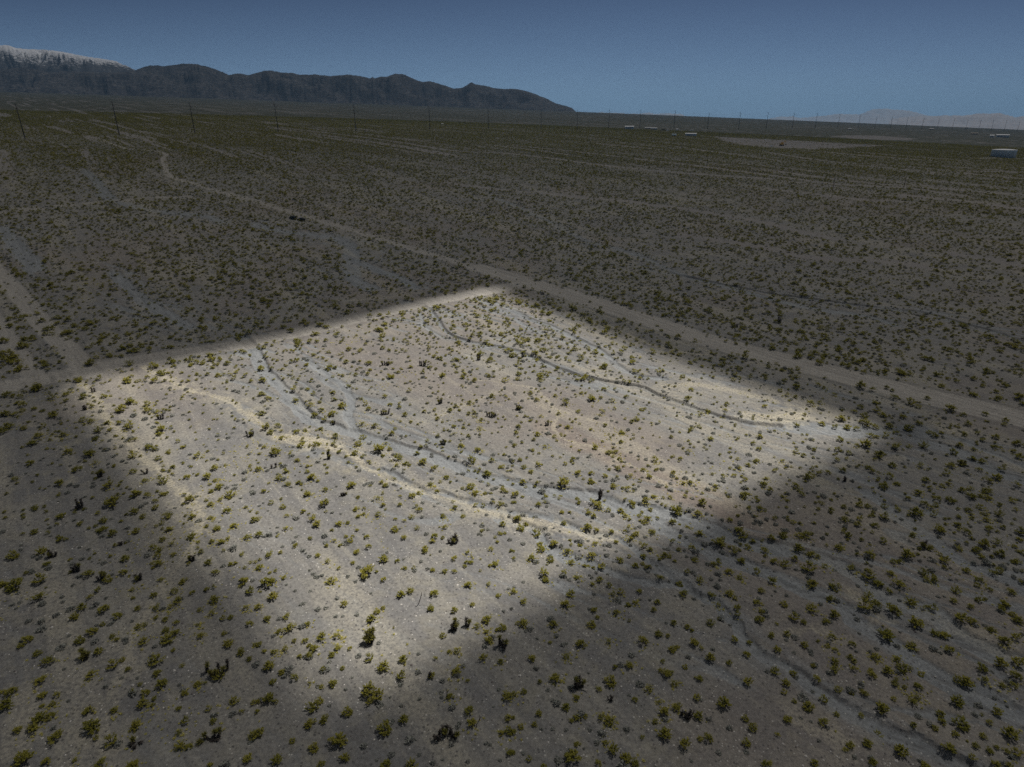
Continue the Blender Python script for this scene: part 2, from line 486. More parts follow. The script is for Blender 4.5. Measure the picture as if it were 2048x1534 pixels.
class MB:
    def __init__(self):
        self.V, self.F = [], []
    def box(self, c, s, rz=0.0, taper=1.0):
        i = len(self.V)
        cr, sr = math.cos(rz), math.sin(rz)
        for dz in (-1, 1):
            k = taper if dz > 0 else 1.0
            for dx, dy in ((-1, -1), (1, -1), (1, 1), (-1, 1)):
                x, y = dx * s[0] / 2 * k, dy * s[1] / 2 * k
                self.V.append((c[0] + x * cr - y * sr, c[1] + x * sr + y * cr, c[2] + dz * s[2] / 2))
        for f in ((0, 3, 2, 1), (4, 5, 6, 7), (0, 1, 5, 4), (1, 2, 6, 5), (2, 3, 7, 6), (3, 0, 4, 7)):
            self.F.append(tuple(i + k for k in f))
        return self
    def tube(self, pts, rad, n=6, cap=True):
        pts = [np.array(p, float) for p in pts]
        i0 = len(self.V)
        for k, p in enumerate(pts):
            t = pts[min(k + 1, len(pts) - 1)] - pts[max(k - 1, 0)]
            t = t / (np.linalg.norm(t) + 1e-9)
            a = np.cross(t, (0, 0, 1) if abs(t[2]) < 0.9 else (1, 0, 0))
            a /= np.linalg.norm(a)
            b = np.cross(t, a)
            r = rad[k] if hasattr(rad, '__len__') else rad
            for j in range(n):
                g = 2 * math.pi * j / n
                self.V.append(tuple(p + r * (math.cos(g) * a + math.sin(g) * b)))
        for k in range(len(pts) - 1):
            for j in range(n):
                a0, a1 = i0 + k * n + j, i0 + k * n + (j + 1) % n
                self.F.append((a0, a1, a1 + n, a0 + n))
        if cap:
            self.F.append(tuple(i0 + j for j in range(n))[::-1])
            self.F.append(tuple(i0 + (len(pts) - 1) * n + j for j in range(n)))
        return self
    def quad(self, c, a, b):
        i = len(self.V)
        c, a, b = np.array(c), np.array(a), np.array(b)
        self.V += [tuple(c - a - b), tuple(c + a - b), tuple(c + a + b), tuple(c - a + b)]
        self.F.append((i, i + 1, i + 2, i + 3))
        return self
    def blade(self, base, tip, wdt):
        base, tip = np.array(base), np.array(tip)
        d = tip - base
        sde = np.cross(d, (random.random() - .5, random.random() - .5, random.random() - .5))
        sde = sde / (np.linalg.norm(sde) + 1e-9) * wdt
        m = base + d * 0.45
        i = len(self.V)
        self.V += [tuple(base - sde * .5), tuple(base + sde * .5), tuple(m + sde), tuple(tip), tuple(m - sde)]
        self.F.append((i, i + 1, i + 2, i + 3, i + 4))
        return self
    def build(self, name, mat, parent=None, smooth=False, link=True):
        return mesh_obj(name, self.V, self.F, mat, parent, smooth, link)

# ------------------------------------------------------------------ ground material
def soil_material():
    q = NT('desert_soil', 0.95)
    geo = q.n('ShaderNodeNewGeometry')
    pos = geo.outputs['Position']
    m1 = q.n('ShaderNodeVertexColor', layer_name='soil_a')
    m2 = q.n('ShaderNodeVertexColor', layer_name='soil_b')
    s1 = q.n('ShaderNodeSeparateColor')
    s2 = q.n('ShaderNodeSeparateColor')
    q.l(m1.outputs['Color'], s1.inputs[0])
    q.l(m2.outputs['Color'], s2.inputs[0])
    road, wash, sand = s1.outputs[0], s1.outputs[1], s1.outputs[2]
    red, bank, bare = s2.outputs[0], s2.outputs[1], s2.outputs[2]
    rut, shrub = m1.outputs['Alpha'], m2.outputs['Alpha']
    big = q.noise(pos, 0.03, 4)
    mid = q.noise(pos, 0.22, 4, 0.6)
    fine = q.noise(pos, 1.7, 4, 0.7)
    grit = q.noise(pos, 6.5, 2, 0.7)
    # darker stony pavement and paler silt
    mr = q.n('ShaderNodeMapping')
    mr.inputs['Rotation'].default_value = (0, 0, -math.atan2(DRN[1], DRN[0]))
    mr2 = q.n('ShaderNodeMapping')
    mr2.inputs['Scale'].default_value = (0.035, 0.55, 0.1)
    q.l(pos, mr.inputs['Vector'])
    q.l(mr.outputs[0], mr2.inputs['Vector'])
    rill = q.noise(mr2.outputs[0], 1.0, 5, 0.65)
    patch = q.noise(pos, 0.075, 6, 0.62)
    # darker stony pavement, paler silt between it, fine flow lines
    c = q.mix(q.ramp(patch, 0.44, 0.56), (0.205, 0.194, 0.190), (0.285, 0.262, 0.235))
    c = q.mix(q.ramp(mid, 0.50, 0.70, 0.0, 0.75), c, (0.315, 0.283, 0.225))
    c = q.mix(q.ramp(big, 0.42, 0.60, 0.0, 0.6), c, (0.222, 0.208, 0.200))
    c = q.mix(q.ramp(rill, 0.55, 0.66, 0.0, 0.6), c, (0.330, 0.302, 0.262))
    c = q.mix(q.ramp(rill, 0.46, 0.36, 0.0, 0.5), c, (0.155, 0.148, 0.145))
    c = q.mix(q.math('MULTIPLY', red, 0.8), c, (0.245, 0.186, 0.155))
    c = q.mix(q.math('MULTIPLY', wash, 0.92), c, q.mix(q.ramp(rill, 0.42, 0.58), (0.215, 0.222, 0.234), (0.285, 0.290, 0.300)))
    c = q.mix(q.math('MULTIPLY', sand, q.ramp(fine, 0.36, 0.56, 0.35, 1.0)), c, (0.52, 0.455, 0.345))
    c = q.mix(q.math('MULTIPLY', bare, 0.7), c, (0.270, 0.240, 0.232))
    c = q.mix(q.math('MULTIPLY', road, 0.9), c, q.mix(q.ramp(rill, 0.4, 0.6), (0.320, 0.288, 0.260), (0.420, 0.380, 0.342)))
    c = q.mix(q.math('MULTIPLY', rut, 0.55), c, (0.45, 0.41, 0.37))
    c = q.mix(q.math('MULTIPLY', bank, 0.75), c, (0.075, 0.066, 0.060))  # dark cut-bank soil, with the shade of the banks painted in
    # pebbles: dark varnished stones and pale chips
    c = q.mix(q.ramp(fine, 0.30, 0.62, 0.45, 1.0), (0.06, 0.055, 0.053), c)
    vo = q.n('ShaderNodeTexVoronoi')
    vo.inputs['Scale'].default_value = 1.45
    q.l(pos, vo.inputs['Vector'])
    sv = q.n('ShaderNodeSeparateColor')
    q.l(vo.outputs['Color'], sv.inputs[0])
    stone = q.math('MULTIPLY', q.ramp(vo.outputs['Distance'], 0.16, 0.34, 1.0, 0.0), q.ramp(sv.outputs[0], 0.66, 0.70))
    c = q.mix(q.math('MULTIPLY', stone, 0.75), c, (0.065, 0.06, 0.06))
    chip = q.math('MULTIPLY', q.ramp(vo.outputs['Distance'], 0.08, 0.26, 1.0, 0.0), q.ramp(sv.outputs[1], 0.84, 0.87))
    c = q.mix(q.math('MULTIPLY', chip, 0.8), c, (0.60, 0.565, 0.52))
    c = q.mix(q.ramp(grit, 0.25, 0.75, 0.70, 1.0), (0.045, 0.042, 0.042), c)
    # far scrub too small to pick apart
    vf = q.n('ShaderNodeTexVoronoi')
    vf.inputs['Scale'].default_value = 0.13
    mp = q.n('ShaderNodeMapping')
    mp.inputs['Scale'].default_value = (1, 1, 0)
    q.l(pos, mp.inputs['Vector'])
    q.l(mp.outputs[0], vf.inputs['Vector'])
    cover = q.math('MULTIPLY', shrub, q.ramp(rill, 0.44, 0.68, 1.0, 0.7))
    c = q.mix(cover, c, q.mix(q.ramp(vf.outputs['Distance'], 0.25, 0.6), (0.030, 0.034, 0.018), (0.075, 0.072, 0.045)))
    c = q.mix(1.0, c, (0.965, 1.0, 0.99), 'MULTIPLY')
    bmp = q.n('ShaderNodeBump')
    bmp.inputs['Strength'].default_value = 0.55
    bmp.inputs['Distance'].default_value = 0.12
    q.l(q.math('ADD', q.math('MULTIPLY', fine, 0.7), q.math('ADD', q.math('MULTIPLY', grit, 0.4), q.math('MULTIPLY', stone, 0.5))), bmp.inputs['Height'])
    q.l(bmp.outputs[0], q.p.inputs['Normal'])
    return q.col(c)

SOIL = soil_material()

# ------------------------------------------------------------------ ground sheet (polar grid, split into ground, roads and washes)
OY = -60.0
rr = [2.0, 20.0, 45.0, 70.0]
rr += list(np.arange(88, 470, 0.55))
while rr[-1] < 60000:
    rr.append(rr[-1] * (1.012 if rr[-1] < 9200 else 1.06))
rr = np.array(rr)
fine_a = np.linspace(-math.radians(41.5), math.radians(41.5), 861)
rest_a = np.linspace(math.radians(41.5), math.radians(318.5), 57)[1:-1]
aa = np.concatenate([fine_a, rest_a])
RRg, AAg = np.meshgrid(rr, aa, indexing='ij')
gx = (RRg * np.sin(AAg)).ravel()
gy = (RRg * np.cos(AAg) + OY).ravel()
T = terrain(gx, gy)
rg = np.hypot(gx, gy)
na, nr = len(aa), len(rr)
ii, jj = np.meshgrid(np.arange(nr - 1), np.arange(na), indexing='ij')
j2 = (jj + 1) % na
Q = np.stack([ii * na + jj, ii * na + j2, (ii + 1) * na + j2, (ii + 1) * na + jj], -1).reshape(-1, 4)[:, ::-1]
GV = np.stack([gx, gy, T['z']], 1)
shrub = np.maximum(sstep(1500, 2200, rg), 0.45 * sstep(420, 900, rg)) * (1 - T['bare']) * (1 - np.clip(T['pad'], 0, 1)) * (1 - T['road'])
bare_all = np.maximum(T['bare'], T['pad'])
CA = np.stack([T['road'], T['wash'], T['sand'], T['rut']], 1)
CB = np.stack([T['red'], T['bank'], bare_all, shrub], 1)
fr = T['road'][Q].mean(1) > 0.5
fw = (T['wash'][Q].mean(1) > 0.55) & ~fr
for nm, sel in (('ground', ~fr & ~fw), ('dirt_road', fr), ('dry_wash', fw)):
    q4 = Q[sel]
    used = np.unique(q4)
    remap = np.zeros(len(GV), np.int64)
    remap[used] = np.arange(len(used))
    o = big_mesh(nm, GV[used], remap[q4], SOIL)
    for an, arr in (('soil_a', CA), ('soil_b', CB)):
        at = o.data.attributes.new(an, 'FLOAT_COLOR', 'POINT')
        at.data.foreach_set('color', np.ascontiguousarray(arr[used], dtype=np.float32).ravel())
    o['kind'] = 'structure'
del RRg, AAg

# ------------------------------------------------------------------ mountains
def rock_material(name, c1, c2, c3, snow=None):
    q = NT(name, 0.95)
    geo = q.n('ShaderNodeNewGeometry')
    mp = q.n('ShaderNodeMapping')
    mp.inputs['Scale'].default_value = (0.006, 0.006, 0.03)
    q.l(geo.outputs['Position'], mp.inputs['Vector'])
    a = q.noise(mp.outputs[0], 1.0, 6, 0.65)
    b = q.noise(mp.outputs[0], 4.0, 5, 0.7)
    c = q.mix(q.ramp(a, 0.35, 0.65), c1, c2)
    c = q.mix(q.ramp(b, 0.5, 0.7), c, c3)
    if snow:
        sp = q.n('ShaderNodeSeparateXYZ')
        q.l(geo.outputs['Position'], sp.inputs[0])
        nm = q.n('ShaderNodeSeparateXYZ')
        q.l(geo.outputs['Normal'], nm.inputs[0])
        alt = q.ramp(sp.outputs[2], snow[0], snow[1])
        slope = q.ramp(nm.outputs[2], 0.35, 0.8)
        f = q.math('ADD', q.math('MULTIPLY', alt, 0.9), q.math('ADD', q.math('MULTIPLY', b, 0.75), q.math('MULTIPLY', slope, 0.22)))
        c = q.mix(q.ramp(f, 0.72, 0.84, 0, .95), c, (0.86, 0.87, 0.9))
    return q.col(c)

def mountain(name, prof, D, front, back, mat, seed, rough=0.5, base=-60.0, step=2.0, nt=60, spur=60.0):
    """a ridge whose crest follows the outline PROF (pixels) at the distance D; front and back slopes with spurs"""
    pu = np.array([p[0] for p in prof], float)
    pv = np.array([p[1] for p in prof], float)
    us = np.arange(pu[0], pu[-1] + step * 0.5, step)
    vs = np.interp(us, pu, pv) + 2.6 * (fbm(us / 9, us * 0 + seed, seed, 4) - 0.5)
    d = ray(us, vs)
    hd = np.hypot(d[:, 0], d[:, 1])
    az = np.arctan2(d[:, 0], d[:, 1])
    crest = CAMZ + D * d[:, 2] / hd
    tt = np.linspace(-1, 1, nt)
    arc = az * D
    V = np.zeros((nt, len(us), 3))
    for k, t in enumerate(tt):
        dist = D + (t * front if t < 0 else t * back)
        a = abs(t)
        prof_t = (1 - a) ** 0.95
        wx, wy = dist * np.sin(az), dist * np.cos(az)
        rid, amp = np.zeros_like(arc), 0.0
        qx, qy = wx / spur + 0.6 * fbm(wx / (spur * 2), wy / (spur * 2), seed + 4, 2), wy / spur + 0.6 * fbm(wx / (spur * 2), wy / (spur * 2), seed + 9, 2)
        for o_ in range(6):
            g_ = 0.55 ** o_
            rid += g_ * (1 - np.abs(2 * vnoise(qx * 2 ** o_, qy * 2 ** o_, seed + o_) - 1))
            amp += g_
        rid = rid / amp
        mod = 1 + rough * 2.0 * (rid - 0.55) * np.clip(a * 3.5, 0, 1)
        z = base + (crest - base) * prof_t * np.clip(mod, 0.1, 1.6)
        z = np.minimum(z, base + (crest - base) * (1 - a * 0.25)) if a > 0 else z
        V[k] = np.stack([dist * np.sin(az), dist * np.cos(az), z], 1)
    n = len(us)
    i, j = np.meshgrid(np.arange(nt - 1), np.arange(n - 1), indexing='ij')
    q = np.stack([i * n + j, i * n + j + 1, (i + 1) * n + j + 1, (i + 1) * n + j], -1).reshape(-1, 4)
    o = big_mesh(name, V.reshape(-1, 3), q, mat)
    o['kind'] = 'structure'
    return o

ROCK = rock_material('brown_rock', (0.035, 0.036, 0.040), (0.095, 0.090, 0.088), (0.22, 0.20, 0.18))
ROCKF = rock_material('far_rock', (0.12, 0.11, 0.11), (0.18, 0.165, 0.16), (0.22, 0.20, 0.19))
ROCKS = rock_material('snowy_rock', (0.07, 0.075, 0.085), (0.12, 0.12, 0.12), (0.15, 0.145, 0.14), snow=(650, 1350))
P_MAIN = [(-160, 150), (-60, 143), (0, 140), (44, 133.5), (102, 145), (137, 142), (191, 143.7), (219, 145), (267, 140), (284, 133), (304, 127.7), (333, 130), (366, 125), (386, 125.6), (410, 131.8), (437, 140), (458, 149.5), (478, 147), (499, 149.5), (526, 142), (543, 141), (560, 144.4), (581, 145.4), (601, 149.5), (627, 148), (661, 151.4), (699, 148), (726, 154), (740, 156), (745, 153), (750, 156.6), (762, 152.5), (774, 152.5), (791, 146), (805, 146.7), (819, 152.5), (836, 160), (846, 162.7), (860, 161), (873, 165), (890, 171), (907, 176.4), (925, 174.7), (942, 165), (952, 168.5), (969, 170.6), (986, 176), (1007, 178), (1031, 178), (1048, 181), (1072, 188.4), (1096, 198), (1113, 207), (1133, 212), (1144, 216), (1151, 222), (1158, 232)]
P_SNOW = [(-220, 112), (-120, 98), (-60, 88), (0, 90), (17, 88.7), (34, 96), (68, 97), (102, 100), (130, 104), (161, 111), (181, 114), (205, 118), (232, 122), (253, 131), (273, 140), (300, 150), (330, 165)]
P_FARA = [(1160, 228), (1200, 223), (1235, 225.5), (1280, 227), (1297, 225), (1310, 227), (1323, 227), (1332, 225), (1345, 227), (1363, 227), (1369, 231), (1400, 236)]
P_FARB = [(1520, 243), (1543, 235.5), (1562, 232.5), (1587, 232.7), (1600, 236), (1644, 231.4), (1674, 227), (1718, 228.5), (1744, 217.6), (1762, 216.8), (1797, 217.6), (1823, 221.6), (1840, 227), (1862, 231), (1890, 234), (1950, 238), (2000, 240)]
P_FARC = [(1780, 239), (1800, 234), (1835, 231), (1862, 231.4), (1886, 230), (1924, 231.4), (1959, 226.4), (2000, 226.4), (2029, 233.6), (2048, 231.4), (2090, 226), (2200, 230), (2300, 238)]
mountain('snowy_mountain', P_SNOW, 11500, 2600, 2500, ROCKS, 31, 0.7, spur=900.0, nt=90, step=1.5)
mountain('desert_mountain', P_MAIN, 9600, 2200, 1800, ROCK, 17, 0.75, spur=800.0, nt=100, step=1.5)
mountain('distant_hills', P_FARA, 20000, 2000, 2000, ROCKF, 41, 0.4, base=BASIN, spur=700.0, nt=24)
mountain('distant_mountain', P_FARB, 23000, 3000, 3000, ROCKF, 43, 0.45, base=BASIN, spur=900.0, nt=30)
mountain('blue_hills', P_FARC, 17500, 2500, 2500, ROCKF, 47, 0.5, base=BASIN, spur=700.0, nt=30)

# ------------------------------------------------------------------ air: haze, and an added unseen sheet whose hole lets the sun onto the parcel
hz = NT('haze_air')
for nd in list(hz.t.nodes):
    if nd.type == 'BSDF_PRINCIPLED':
        hz.t.nodes.remove(nd)
pv_ = hz.n('ShaderNodeVolumePrincipled')
pv_.inputs['Color'].default_value = (0.38, 0.66, 1.0, 1)
pv_.inputs['Density'].default_value = 5.5e-5
hz.l(pv_.outputs[0], hz.out.inputs['Volume'])
hz.m.cycles.volume_sampling = 'DISTANCE'
hz.m.cycles.homogeneous_volume = True
hm = MB()
hm.box((0, 0, (1720 + BASIN - 2) / 2), (126000, 126000, 1720 - BASIN + 2))
ho = hm.build('haze', hz.m)
ho['kind'] = 'stuff'

SHADE_DECK_Z, SHADE_DECK_T = 1790.0, 0.185
def shade_deck_material():
    q = NT('shade_deck_sheet')
    t = q.n('ShaderNodeBsdfTransparent')
    v = math.sqrt(SHADE_DECK_T)
    t.inputs[0].default_value = (1, 1, 1, 1)
    d = q.n('ShaderNodeBsdfDiffuse')
    d.inputs[0].default_value = (0.8, 0.8, 0.8, 1)
    geo = q.n('ShaderNodeNewGeometry')
    f = q.ramp(q.noise(geo.outputs['Position'], 0.0011, 4), 0.3, 0.7, 1 - v * 1.06, 1 - v * 0.94)
    mx = q.n('ShaderNodeMixShader')
    q.l(f, mx.inputs[0])
    q.l(t.outputs[0], mx.inputs[1])
    q.l(d.outputs[0], mx.inputs[2])
    q.l(mx.outputs[0], q.out.inputs['Surface'])
    return q.m

def shade_deck():  # sheet added above the view; its hole shapes the lit patch
    gap_px = [(140, 755), (600, 667), (1080, 548), (1430, 672), (1880, 808), (1225, 1100), (688, 1408), (390, 1040)]
    g = ground_at(np.array([p[0] for p in gap_px], float), np.array([p[1] for p in gap_px], float))
    poly = []
    for i in range(len(g)):                                   # ragged rim of the gap
        a, b = g[i], g[(i + 1) % len(g)]
        for k in range(10):
            p = a + (b - a) * k / 10
            j = 4.0 * (np.array([fbm(np.array([p[0] / 25]), np.array([p[1] / 25]), 3, 2)[0], fbm(np.array([p[0] / 25]), np.array([p[1] / 25]), 6, 2)[0]]) - 0.5)
            hgt = (SHADE_DECK_Z - p[2]) / SUN_DIR[2]
            q = p + SUN_DIR * hgt
            poly.append((q[0] + j[0], q[1] + j[1]))
    poly = np.array(poly)
    c = poly.mean(0)
    ang = np.arctan2(poly[:, 1] - c[1], poly[:, 0] - c[0])
    n = len(poly)
    rings = [poly]
    for R in (900, 3000, 6500, 13000):
        ca, sa = np.cos(ang), np.sin(ang)
        if R > 12000:
            Rr = np.where(sa > 0, 10600 / np.maximum(sa, 0.78), 10600 / 0.78)
        else:
            Rr = np.full(n, float(R))
        rings.append(np.stack([c[0] * (R < 6000) + Rr * ca, c[1] * (R < 6000) + Rr * sa], 1))
    V, F = [], []
    for z0, up in ((0.0, 0), (60.0, 1)):
        for k, rg_ in enumerate(rings):
            for x, y in rg_:
                V.append((x, y, SHADE_DECK_Z + z0 + (25 * up * min(k, 1)) * (vnoise(np.array([x / 300]), np.array([y / 300]), 4)[0])))
    m = len(rings) * n
    for k in range(len(rings) - 1):
        for j in range(n):
            a, b = k * n + j, k * n + (j + 1) % n
            F.append((a, b, b + n, a + n))
            F.append((m + a, m + a + n, m + b + n, m + b))
    for k in (0, len(rings) - 1):
        for j in range(n):
            a, b = k * n + j, k * n + (j + 1) % n
            F.append((a, m + a, m + b, b))
    o = mesh_obj('shade_deck', V, F, shade_deck_material())
    o['kind'] = 'structure'
shade_deck()

